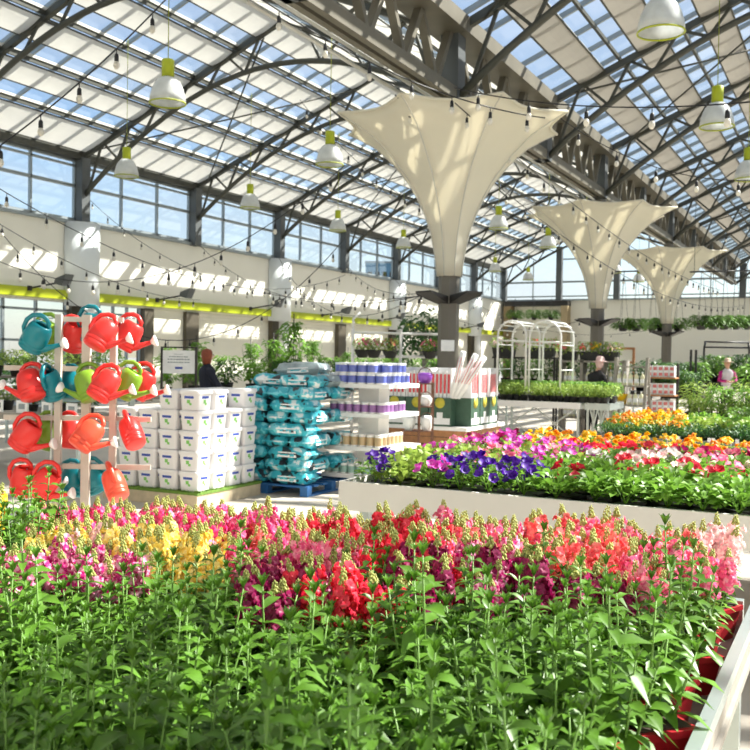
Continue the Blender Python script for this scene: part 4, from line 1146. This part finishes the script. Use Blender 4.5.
# sign on a stand
sp_ = P(179, 361, 12.5); r = thing('notice_board', 'white notice board on a dark stand behind the white pails', 'sign', (sp_.x, sp_.y, 0), YAW)
MB().box(-.215, .215, -.012, .0, 1.34, 1.65).build('board', m_lwhite, r)
for x in (-.23, .23): MB().box(x-.015, x+.015, -.015, .015, 0, 1.70).build('post', m_dark, r)
MB().box(-.23, .23, -.012, .012, 1.68, 1.70).build('top_bar', m_dark, r); MB().box(-.3, .3, -.2, .2, 0, .03).build('foot', m_dark, r)
mb = MB()
for z, w_, hh_ in ((1.60, .06, .008), (1.565, .13, .016), (1.53, .15, .018), (1.49, .15, .016)):
    for q in range(8):
        x = -w_+2*w_*q/8; mb.box(x, x+2*w_/8*rnd(.6, .9), -.0135, -.012, z-hh_/2, z+hh_/2)
mb.build('fine_print', m_mull, r); MB().box(-.05, .05, -.0135, -.012, 1.40, 1.43).build('blue_line', m_lblue, r)
# vines along the wall, on a bench
r = table('long_bench', 'long grey bench of tall vines behind the soil bags', -13.6, -12.5, 15.0, 30.0, .75, m_grey, cat='bench')
for i in range(15):
    y = 15.6+.98*i; kd = 'vine' if i in (1, 3, 4, 5, 6) else ('vine' if i % 4 == 0 else 'round')
    h_ = {1: .85, 3: .85, 4: .95, 5: 1.3, 6: .95}.get(i, .75)
    o = bush(kd, (-13.05+rnd(-.1, .1), y, .751), 'tall leafy vine on the long bench behind the soil bags' if kd == 'vine' else 'round green shrub on the long bench behind the soil bags', 'vines on the long bench' if kd == 'vine' else 'round shrubs on the long bench', h_ if kd == 'vine' else 1.15)
    if kd == 'vine': MB().tube([(0, 0, .1), (0, 0, 1.5)], .012, 5).build('stake', m_dark, o)
for i in range(12):
    bush('dark' if i % 2 else 'round', (-12.75, 16.1+1.15*i, .751), 'low %s shrub along the front of the long bench' % ('dark' if i % 2 else 'bright'), 'low %s shrubs, long bench' % ('dark' if i % 2 else 'bright'), .95)
# tree
tp = P(422, 400, 27); r = thing('potted_tree', 'small round headed tree in a pot left of the nearest funnel column', 'tree', (tp.x, tp.y, 0), 0)
random.seed(77); mb = MB()
for i in range(620):
    a = rnd(0, 2*PI); el = math.asin(rnd(-.8, 1)); rr = random.random()**.4
    x, y, z = .85*rr*math.cos(a)*math.cos(el), .85*rr*math.sin(a)*math.cos(el), 2.2+.85*rr*math.sin(el)
    mb.leaf((x, y, z), (rnd(-1, 1), rnd(-1, 1), rnd(-.6, .8)), rnd(.12, .22), .09, .4, .1, rnd(-1, 1))
mb.build('crown', m_leafD, r)
mb = MB(); mb.tube([(0, 0, .3), (.03, .02, 1.2), (0, 0, 2.1)], [.06, .05, .03], 8)
for i in range(7):
    a = i*.9; mb.tube([(0, 0, 1.3+.1*i), (.35*math.cos(a), .35*math.sin(a), 1.8+.1*i), (.6*math.cos(a), .6*math.sin(a), 2.2+.1*i)], [.025, .018, .008], 6)
mb.build('trunk', m_grey, r); MB().lathe([(.22, 0), (.3, .4), (.32, .4), (.32, .45), (.26, .45)], 18).build('planter', m_pot, r)
# white pipe frame with hanging baskets
a_ = P(352, 400, 17.2); b_ = P(520, 400, 18.0)
r = thing('basket_frame', 'white pipe frame holding hanging baskets left of the nearest column', 'frame', (a_.x, a_.y, 0)); d_ = (b_-a_); d_.z = 0
for z in (2.05, 1.62): MB().tube([(0, 0, z), (d_.x*.52, d_.y*.52, z)], .025, 8).build('rail', m_white, r)
for g in (0, .275, .52):
    MB().tube([(d_.x*g, d_.y*g, 0), (d_.x*g, d_.y*g, 2.12)], .03, 8).build('post', m_white, r)
MB().tube([(0, 0, 2.05), (.0, .0, 2.3), (.12, .05, 2.42)], .022, 8).build('end_hook', m_white, r)
def hanging_basket(p, drop, lab, grp, kind='low', bloom=None, s=1.0, rad=.17):
    r = thing('hanging_basket', lab, 'hanging basket', p, 0, grp); r.scale = (s, s, s)
    MB().lathe([(.02, -.16), (rad*.65, -.15), (rad, .0), (rad*1.05, .0), (rad*1.05, .02), (rad*.95, .02)], 16).build('basket_pot', m_pot, r)
    child('foliage', random.choice(BU[kind]), r, (0, 0, -.02 if kind != 'fern' else -.12))
    if bloom: child('blossoms', BLS[bloom], r, (0, 0, -.03))
    for q in range(3):
        a = q*2.094; MB().tube([(rad*math.cos(a), rad*math.sin(a), .0), (0, 0, drop/s)], .005, 4).build('hanger_wire', m_dark, r)
    return r
random.seed(41)
for px, g_, bl_, w_ in ((361, .05, 'hot', 'leftmost'), (372, .12, 'pink', 'second from left'), (388, .22, 'coral', 'third from left'), (427, .46, 'hot', 'nearest the column')):
    p = V(a_.x, a_.y, 0)+d_*((px-352)/168.0); hanging_basket((p.x, p.y, 1.72), .33, 'black hanging basket with %s flowers on the white pipe frame, %s' % ({'hot': 'hot pink', 'pink': 'salmon', 'coral': 'coral'}[bl_], w_), 'baskets on the white pipe frame', 'low', bl_, .85)
# --- tables with arbors
YA = 17.8
xa0, xa1, xa2 = GX(490, YA), GX(581, YA), GX(612, YA+.2)
table('folding_table', 'long white folding table under the garden arbors', xa0, xa1, YA, YA+1.3, .78, m_white, m_alu, .12, True)
table('folding_table', 'grey folding table at the right end of the white arbor table', xa1+.06, xa2, YA+.1, YA+1.3, .78, m_alu, m_alu, .13, True)
def arbor(x, lab, w_=.66, d_=.9, h=2.38, z0=.781):
    r = thing('garden_arbor', lab, 'arbor', (x+w_/2, YA+.2, z0), 0, 'white garden arbors'); hh = h-z0
    for y in (0, d_):
        pts = [(-w_/2, y, 0), (-w_/2, y, hh-w_/2)]+[(-w_/2*math.cos(PI*i/12), y, hh-w_/2+w_/2*math.sin(PI*i/12)) for i in range(1, 12)]+[(w_/2, y, hh-w_/2), (w_/2, y, 0)]
        MB().tube(pts, .022, 8).build('arch', m_white, r)
        MB().tube([(-w_/2, y, hh-w_/2-.1), (w_/2, y, hh-w_/2-.1)], .016, 6).build('cross_rung', m_white, r)
    for i in range(1, 8):
        a = PI*i/8; MB().bar((-w_/2*math.cos(a), -.1, hh-w_/2+w_/2*math.sin(a)), (-w_/2*math.cos(a), d_+.1, hh-w_/2+w_/2*math.sin(a)), .05, .02).build('roof_slat', m_white, r)
    for sx in (-1, 1):
        for q in range(2): MB().tube([(sx*w_/2, 0, .62+.5*q), (sx*w_/2, d_, .62+.5*q)], .012, 6).build('side_rung', m_white, r)
        MB().tube([(sx*w_/2, -.02, .2), (sx*w_/2-.12, -.02, 0)], .015, 6).tube([(sx*w_/2, -.02, .2), (sx*w_/2+.12, -.02, 0)], .015, 6).build('splayed_foot', m_white, r)
arbor(GX(494, YA), 'white garden arbor on the long table, left one', .60); arbor(GX(526, YA), 'white garden arbor on the long table, right one', .64)
random.seed(43)
n_ = 16
for row, (dy, kd, s_) in enumerate(((.12, 'low', .62), (.45, 'low', .75), (.8, 'round', .55))):
    for i in range(n_):
        x = xa0+.08+(xa2-xa0-.16)*i/(n_-1)
        bush(kd, (x+rnd(-.02, .02), YA+dy+.03, .781), ['lime green seedling pot along the front of the arbor tables', 'lime green seedling pot in the middle row of the arbor tables', 'bushy green pot in the back row of the arbor tables'][row], 'pots on arbor tables, row %s' % ['front', 'middle', 'back'][row], s_)
table('plant_table', 'dark plant table behind the arbors', -7.6, -4.6, 20.6, 21.6, 1.0, m_dark)
for i in range(9): bush('dark' if i % 2 else 'round', (-7.4+.33*i, 21.0, 1.001), '%s shrub on the dark table behind the arbors' % ('dark' if i % 2 else 'bright green'), '%s shrubs behind the arbors' % ('dark' if i % 2 else 'bright'), .85)
# trough planters with flowers, on rails carried by the shelf unit and arbors
def trough(p, L_, lab, blooms, rz=0):
    r = thing('flower_trough', lab, 'planter', p, rz, 'flower troughs above the tables')
    MB().hexa([(-L_/2+.03, -.09, 0), (L_/2-.03, -.09, 0), (L_/2-.03, .09, 0), (-L_/2+.03, .09, 0), (-L_/2, -.12, .2), (L_/2, -.12, .2), (L_/2, .12, .2), (-L_/2, .12, .2)]).build('trough', m_pot, r)
    n = int(L_/.24)
    for i in range(n):
        x = -L_/2+.13+(L_-.26)*i/max(1, n-1)
        f_ = child('foliage', random.choice(BU['low']), r, (x, 0, .12), rnd(0, 6)); child('blossoms', BLS[blooms[i % len(blooms)]], f_, (0, 0, -.02))
# grey shelf unit with bottles
SX0, SX1, SY = GX(563, 20.6), GX(626, 20.6), 20.6
r = thing('shelf_unit', 'weathered grey wooden shelf unit full of pale bottles behind the person in black', 'shelf unit', ((SX0+SX1)/2, SY, 0)); sw = (SX1-SX0)/2
for x in (-sw, -sw*.33, sw*.33, sw): MB().box(x-.035, x+.035, -.2, .2, 0, 1.62).build('upright', m_grey, r)
shs = (.35, .72, 1.12, 1.60)
for z in shs: MB().box(-sw, sw, -.2, .2, z-.04, z).build('shelf', m_grey, r)
m_bot = mat('bottle_cream', (.78, .74, .50), .35, 0, .1, 8); b0 = None
def make_bottle(m, nm='bottle'):
    r = thing('bottle', '', 'bottle'); MB().lathe([(.04, 0), (.045, .01), (.045, .17), (.035, .21), (.015, .235), (.015, .25)], 10).build('bottle_body', m, r)
    MB().lathe([(.018, .25), (.018, .285)], 8).build('cap', m_lwhite, r); MB().lathe([(.0462, .05), (.0462, .14)], 10, cap=False).build('paper_label', m_lgreen if nm == 'g' else m_lwhite, r); return r
b0 = make_bottle(m_bot)
first_b = True
for si, z in enumerate(shs[:3]):
    n = 13
    for i in range(n):
        x = (SX0+SX1)/2-sw+.1+(2*sw-.2)*i/(n-1); p = (x, SY-.12, z+.001)
        lab = 'cream bottle on the %s shelf of the grey unit' % ['lowest', 'middle', 'upper'][si]; g = 'cream bottles, %s shelf' % ['lowest', 'middle', 'upper'][si]
        if min(abs(x-(SX0+SX1)/2-q*sw) for q in (-1, -.33, .33, 1)) < .08: continue
        if first_b: b0.location = p; b0['label'] = lab; b0['group'] = g; first_b = False
        else: dup(b0, p, rnd(0, 3), lab, g)
random.seed(51)
trough(((SX0+SX1)/2+.12, SY, 1.601), 2*sw*.62, 'long dark trough of coral and golden flowers on top of the grey shelf unit', ['coral', 'gold', 'pale', 'coral'])
trough((SX0+.12, SY-.0, 1.601), .42, 'short dark trough with coral flowers at the left end of the shelf unit top', ['coral', 'gold'])
xm_ = GX(535, 19.4)
table('display_rail', 'tall dark rack carrying flower troughs behind the arbors', GX(492, 19.6), GX(556, 19.6), 19.6, 19.9, 1.66, m_dark, m_dark, .04, cat='rack')
trough((GX(541, 19.75), 19.75, 1.661), .62, 'dark trough with coral and pink flowers behind the right arbor', ['coral', 'pink'])
trough((GX(504, 19.75), 19.75, 1.661), .5, 'dark trough with pale flowers behind the left arbor', ['pale', 'pale'])
# small teal vases at the ends of the unit top
# A-frame ladder shelf
LX, LY = GX(632, 19.8), 19.8
r = thing('ladder_shelf', 'weathered grey A-frame ladder shelf right of the bottle shelves', 'shelf', (LX, LY, 0))
for sx in (-.32, .32):
    MB().bar((sx, -.42, 0), (sx, -.04, 1.68), .06, .03).build('front_rail', m_grey, r); MB().bar((sx, .42, 0), (sx, .04, 1.68), .06, .03).build('back_rail', m_grey, r)
for z, d_2 in ((.3, .36), (.7, .28), (1.1, .19), (1.5, .1)): MB().box(-.32, .32, -d_2, d_2, z-.03, z).build('shelf', m_grey, r)
for si, (z, d_2) in enumerate(((.3, .3), (.7, .2), (1.1, .12))):
    for i in range(5):
        if si == 1 and i < 2: continue
        dup(b0, (LX-.24+.12*i, LY-d_2+.02, z+.001), 0, 'pale bottle on the %s step of the ladder shelf' % ['lowest', 'middle', 'upper'][si], 'bottles on the ladder shelf')
r = thing('yellow_bucket', 'bright yellow round tub on the ladder shelf', 'tub', (LX-.17, LY-.12, .701)); MB().lathe([(.09, 0), (.12, .2), (.125, .2), (.125, .22), (.1, .22)], 16).build('tub_body', mat('tub_yellow', (.90, .55, .01), .4), r)
MB().tube([(-.12, 0, .2), (-.1, -.08, .1), (0, -.13, .06), (.1, -.08, .1), (.12, 0, .2)], .005, 5).build('wire_handle', m_alu, r)
# red and white boxed stack
q = P(662, 400, 23.5); r = thing('tier_display', 'dark tiered display loaded with red and white packs', 'display stand', (q.x, q.y, 0))
for z in (.35, .78, 1.22): MB().box(-.36, .36, -.3, .3, z-.04, z).build('shelf', m_wood, r)
for x in (-.33, .33): MB().box(x-.03, x+.03, .22, .3, 0, 1.55).build('upright', m_dark, r)
m_rpk = mat('pack_red', (.55, .04, .05), .5, 0, .0, 14, col2=(.75, .35, .33)); p0_ = None
for si, z in enumerate((.35, .78, 1.22)):
    for lay in range(2):
        for i in range(5):
            lab = 'red and white pack on the %s shelf of the dark tiered display' % ['lowest', 'middle', 'top'][si]; p = (q.x-.27+.135*i, q.y-.14, z+.001+lay*.142)
            if p0_ is None:
                p0_ = thing('seed_pack', lab, 'pack', p, 0, 'red and white packs'); MB().box(-.062, .062, -.12, .12, 0, .14).build('carton', m_lwhite, p0_); MB().box(-.045, .045, -.123, -.12, .03, .11).build('red_front', m_rpk, p0_)
            else: dup(p0_, p, 0, lab, 'red and white packs')
# wooden framed board on the far wall
q = P(622, 349, 40); r = thing('framed_board', 'brown wooden framed board behind the shelf unit', 'board', (q.x, q.y, 0))
MB().box(-.52, .52, 0, .05, 1.55, 2.15).build('panel', m_wall, r)
for a in ((-.55, .55, 2.1, 2.2), (-.55, .55, 1.5, 1.6), (-.55, -.45, 1.6, 2.1), (.45, .55, 1.6, 2.1)): MB().box(a[0], a[1], -.03, .06, a[2], a[3]).build('frame_side', m_wood, r)
for x in (-.5, .5): MB().box(x-.04, x+.04, 0, .06, 0, 1.5).build('post', m_wood, r)
# --- hanging ferns
random.seed(61)
for j, (px, z_) in enumerate(((623, 37), (636, 37), (652, 38), (661, 36.5), (678, 36.5))):
    p = P(px, 326, z_); hanging_basket(p, 2.2, 'dark green hanging fern beside the farthest funnel, %s' % ['leftmost', 'second from left', 'third', 'just left of the stem', 'right of the stem'][j], 'hanging ferns by the farthest funnel', 'fern', None, 1.35, .15)
for j, px in enumerate((701, 713, 724, 735, 746, 758)):
    p = P(px, 324, 34+.2*j); hanging_basket(p, 2.2, 'dark green hanging fern at the far right, %s' % ['leftmost', 'second', 'third', 'fourth', 'fifth', 'at the frame edge'][j], 'hanging ferns at the far right', 'fern', None, 1.35, .15)
for lo, hi in ((600, 690), (690, 775)):
    a = P(lo, 272, 37 if lo == 600 else 33.8); b_ = P(hi, 270, 36.5 if lo == 600 else 35.2)
    o = MB().tube([(0, 0, 0), b_-a], .03, 6).build('hanging_rail', m_dark); o.location = a
    for g in (.05, .95): 
        p = (b_-a)*g; MB().tube([p, (p.x, p.y, roof_h(a.x+p.x)-a.z)], .01, 4).build('drop_rod', m_dark, o)
    tag(o, 'dark rail holding hanging ferns, %s' % ('by the farthest funnel' if lo == 600 else 'at the far right'), 'rail')
# small ferns in the recess of the back wall
for j, px in enumerate((515, 534, 551)):
    p = P(px, 316, 57.5); hanging_basket(p, 1.1, 'small green hanging plant in the back wall recess, %s' % ['left', 'middle', 'right'][j], 'hanging plants in the recess', 'fern', None, 1.6, .12)
# --- green stock on benches at the right
random.seed(71)
def stock(x0, x1, y, h, kinds, n, s_, lab, grp, name='potted_shrub', bench_lab=None):
    if bench_lab: table('plant_bench', bench_lab, x0-.3, x1+.3, y-.45, y+.45, h, m_dark, cat='bench')
    for i in range(n):
        x = x0+(x1-x0)*(i+.5)/n; k = kinds[i % len(kinds)]
        bush(k, (x+rnd(-.05, .05), y+rnd(-.12, .12), h+.001), lab % {'dark': 'dark green', 'round': 'bright green', 'low': 'lime green', 'vine': 'tall leafy', 'grass': 'grassy'}[k], grp+' '+k, s_*rnd(.9, 1.15))
stock(GX(606, 16.2), GX(770, 16.2), 16.2, .32, ['low', 'round', 'low'], 12, .62, '%s pot on the low bench behind the far marigolds', 'low bench stock', bench_lab='low dark bench behind the far marigolds')
stock(GX(640, 27.5), GX(700, 27.5), 27.5, .75, ['dark', 'dark', 'round'], 9, 1.05, '%s shrub left of the black gate posts', 'stock left of the gate', bench_lab='dark bench left of the black posts')
stock(GX(690, 22), GX(712, 22), 21.5, .35, ['grass', 'low'], 4, .9, '%s plant right of the black gate posts', 'stock by the gate', bench_lab='low bench right of the black posts')
stock(GX(700, 30), GX(770, 30), 30.5, 1.0, ['dark', 'round', 'round', 'dark'], 8, 1.15, '%s shrub behind the person in pink', 'stock behind the pink person', bench_lab='tall bench behind the person in pink')
stock(GX(748, 24), GX(785, 24), 24, .6, ['round', 'low'], 4, 1.2, '%s shrub at the right edge beside the person in pink', 'stock at the right edge', bench_lab='bench at the right edge beside the person in pink')
stock(GX(655, 38), GX(770, 38), 38, .7, ['dark', 'dark', 'round'], 14, 1.1, '%s shrub in the far row before the back wall', 'far row stock', bench_lab='long far bench before the back wall')
stock(GX(698, 19), GX(775, 19), 19, .45, ['low', 'grass', 'round', 'low'], 9, .85, '%s pot on the bench in front of the person in pink', 'stock before the pink person', bench_lab='low dark bench in front of the person in magenta sleeves')
stock(GX(672, 24.5), GX(690, 24.5), 25.2, .75, ['dark', 'round'], 3, .8, '%s shrub beside the red and white packs', 'stock beside the packs', bench_lab='small dark bench beside the red and white packs')
r = bush('round', (GX(742, 15.9), 15.9, .321), 'purple leaved plant at the right edge of the low bench', 'purple leaved plants', .8, 'violet')
# black gate posts
for j, px in enumerate((690, 695)):
    p = P(px, 400, 26); o = MB().box(-.03, .03, -.03, .03, 0, 1.95).build('black_post', m_black); o.location = (p.x, p.y, 0); tag(o, 'slim black upright post right of the red and white packs, %s one' % ['left', 'right'][j], 'post')
a = P(703, 400, 31.5); b_ = P(748, 400, 31.5); r = thing('pipe_frame', 'black pipe frame above the shrubs behind the person in pink', 'frame', (a.x, a.y, 0)); d = b_-a
for g in (0, 1): MB().tube([(d.x*g, d.y*g, 0), (d.x*g, d.y*g, 2.1), (d.x*(g+(.03 if g == 0 else -.03)), d.y*g, 2.3)], .035, 8).build('post', m_black, r)
for z in (2.3, 2.12): MB().tube([(0, 0, z), (d.x, d.y, z)], .03, 8).build('top_pipe', m_black, r)

# ------------------------------------------------------------------ people
def skin_fig(name, pts, edges, m, parent, lv=2):
    me = bpy.data.meshes.new(name); me.from_pydata([p[:3] for p in pts], edges, []); o = bpy.data.objects.new(name, me); C.objects.link(o); o.parent = parent
    me.materials.append(m); sk = o.modifiers.new('skin', 'SKIN'); sk.use_smooth_shade = True
    if not me.skin_vertices:
        me.skin_vertices.new() if hasattr(me.skin_vertices, 'new') else None
    for i, p in enumerate(pts):
        r_ = p[3]; me.skin_vertices[0].data[i].radius = (r_, (p[4] if len(p) > 4 else r_))
    me.skin_vertices[0].data[0].use_root = True
    sb = o.modifiers.new('sub', 'SUBSURF'); sb.levels = lv; sb.render_levels = lv
    return o
m_skin = mat('skin_tone', (.62, .36, .25), .5, 0, .06, 8, spec=.3)
def person(loc, rz, lab, H, top, legs, hair, arms='folded', hat=None, sleeve=None, hairlen=.0, lean=0):
    """facing -y in local space; arms: folded in front or reaching forward"""
    r = thing('person', lab, 'person', loc, rz); k = H/1.7; L_ = lambda z: lean*max(0, z-.95)
    def q(x, y, z, a, b=None): return (x*k, (y-L_(z))*k, z*k, a*k, (b or a)*k)
    if arms == 'folded': hl, el_ = (.08, -.27, 1.10), (.25, -.04, 1.12)
    else: hl, el_ = (.14, -.38, 1.02), (.23, -.14, 1.10)
    body = [q(0, 0, .95, .11), q(0, 0, 1.1, .105), q(0, 0, 1.3, .11), q(0, 0, 1.42, .075), q(0, -.01, 1.49, .055), q(0, -.02, 1.56, .062), q(0, -.025, 1.63, .078, .09), q(0, -.02, 1.69, .055)]
    ed = [(i, i+1) for i in range(7)]
    for s_ in (-1, 1):
        b = len(body)
        body += [q(s_*.17, 0, 1.38, .06), q(s_*el_[0], el_[1], el_[2], .042), q(s_*hl[0]*.9, hl[1], hl[2], .030), q(s_*hl[0]*.5, hl[1]-.05, hl[2], .032, .02)]
        ed += [(2, b), (b, b+1), (b+1, b+2), (b+2, b+3)]
        b = len(body)
        body += [q(s_*.09, 0, .85, .09), q(s_*.10, -.01, .48, .062), q(s_*.10, .02, .10, .042), q(s_*.11, -.12, .04, .04, .03)]
        ed += [(0, b), (b, b+1), (b+1, b+2), (b+2, b+3)]
    skin_fig('body', body, ed, m_skin, r)
    mb = MB(); vs = []
    for (a, z) in ((.185, .84), (.18, .95), (.165, 1.1), (.19, 1.28), (.195, 1.36), (.16, 1.42), (.095, 1.465), (.068, 1.49)):
        for j in range(20):
            t = 2*PI*j/20; vs.append((a*k*math.cos(t), (a*.72*math.sin(t)-L_(z))*k, z*k))
    mb.add(vs, [(i*20+j, i*20+(j+1) % 20, (i+1)*20+(j+1) % 20, (i+1)*20+j) for i in range(7) for j in range(20)]+[tuple(range(20))[::-1]], True); mb.build('top_garment', top, r)
    for s_ in (-1, 1):
        MB().tube([q(s_*.13, 0, 1.385, 0)[:3], q(s_*.185, 0, 1.35, 0)[:3], q(s_*(el_[0]+.0), el_[1], el_[2], 0)[:3], q(s_*(hl[0]*.95+.01), hl[1]+.04, hl[2], 0)[:3]], [.06*k, .072*k, .058*k, .044*k], 12).build('sleeve', sleeve or top, r)
        MB().tube([q(s_*.08, 0, .97, 0)[:3], q(s_*.09, 0, .80, 0)[:3], q(s_*.10, -.01, .48, 0)[:3], q(s_*.10, .02, .09, 0)[:3]], [.10*k, .105*k, .080*k, .065*k], 12).build('trouser_leg', legs, r)
        MB().lathe([(.0, 0), (.05*k, .0), (.055*k, .03), (.045*k, .08*k), (0, .085*k)], 12, (s_*.105*k, -.04*k, 0), .85, 2.2).build('shoe', m_black, r)
    hy = -.02-L_(1.63)
    mb = MB(); 
    prof_ = [(.0, -.10-hairlen), (.07, -.10-hairlen), (.10, -.02), (.102, .05), (.075, .095), (.0, .115)]
    mb.lathe([(a*k, b*k) for a, b in prof_], 16, (0, (hy+.028)*k, 1.64*k), .92, .95); mb.build('hair', hair, r)
    # face features
    f = MB()
    MB().tube([(0, (hy-.085)*k, 1.645*k), (0, (hy-.11)*k, 1.615*k), (0, (hy-.09)*k, 1.605*k)], [.008*k, .012*k, .01*k], 6).build('nose', m_skin, r)
    for s_ in (-1, 1): MB().lathe([(0, -.008), (.009, 0), (0, .008)], 8, (s_*.032*k, (hy-.083)*k, 1.65*k)).build('eye', m_dark, r)
    MB().box(-.022*k, .022*k, (hy-.09)*k, (hy-.08)*k, 1.583*k, 1.589*k).build('mouth', FL['coral'], r)
    for s_ in (-1, 1):
        for f_ in range(5):
            bx_ = s_*(hl[0]*.45); MB().tube([(bx_+(f_-2)*.012*k, (hl[1]-.05-L_(hl[2]))*k, hl[2]*k), (bx_+(f_-2)*.014*k, (hl[1]-.09-L_(hl[2]))*k, (hl[2]-.01)*k), (bx_+(f_-2)*.013*k, (hl[1]-.105+.01*abs(f_-2)-L_(hl[2]))*k, (hl[2]-.035)*k)], .008*k, 6).build('finger', m_skin, r)
    if hat:
        MB().lathe([(.17*k, .0), (.17*k, .012), (.10*k, .02), (.095*k, .09), (.06*k, .12), (0, .125)], 18, (0, (hy+.01)*k, 1.68*k)).build('hat', hat, r)
    return r
m_navy = mat('cloth_navy', (.012, .014, .03), .85); m_blk = mat('cloth_black', (.012, .012, .014), .85)
m_hairr = mat('hair_auburn', (.30, .07, .03), .6, 0, .3, 30); m_pinkc = mat('cloth_magenta', (.50, .02, .20), .8); m_apron = mat('cloth_pale_grey', (.72, .68, .70), .85)
m_hatp = mat('hat_pink', (.80, .55, .52), .8)
p = P(207, 380, 15.5); person((p.x, p.y, 0), YAW+2.0, 'person with auburn hair in a dark jacket right of the white notice board', 1.65, m_navy, m_blk, m_hairr, 'reach', hairlen=.06)
p = GX(590, 19.75); person((GX(592, 20.0), 20.05, 0), PI-.5, 'person in black with a pale pink hat bending at the bottle shelves', 1.60, m_blk, m_blk, m_hatp, 'reach', hat=m_hatp, lean=.35)
p = P(727, 380, 27.5); person((p.x, p.y, 0), .45, 'person in magenta sleeves and pale vest with hands folded, facing the camera', 1.64, m_apron, m_blk, mat('hair_blond', (.55, .35, .20), .6), 'folded', sleeve=m_pinkc, hat=mat('hat_straw', (.70, .50, .38), .8))

# building outside seen through the left clerestory
bp = P(381, 300, 250); r = thing('outside_building', 'small blue grey building outside the left clerestory windows', 'building', (bp.x, bp.y, -.14), YAW)
MB().box(-4.2, 4.2, -5, 5, 0, 26.5).build('walls', mat('building_blue', (.10, .24, .36), .5), r)
for i in range(4):
    for j in range(5): MB().box(-3.6+1.9*i, -2.4+1.9*i, -5.05, -5, 3.2+4.5*j, 6.2+4.5*j).build('window', m_dark, r)
MB().box(-4.4, 4.4, -5.2, 5.2, 26.5, 27.0).build('roof', m_mull, r)
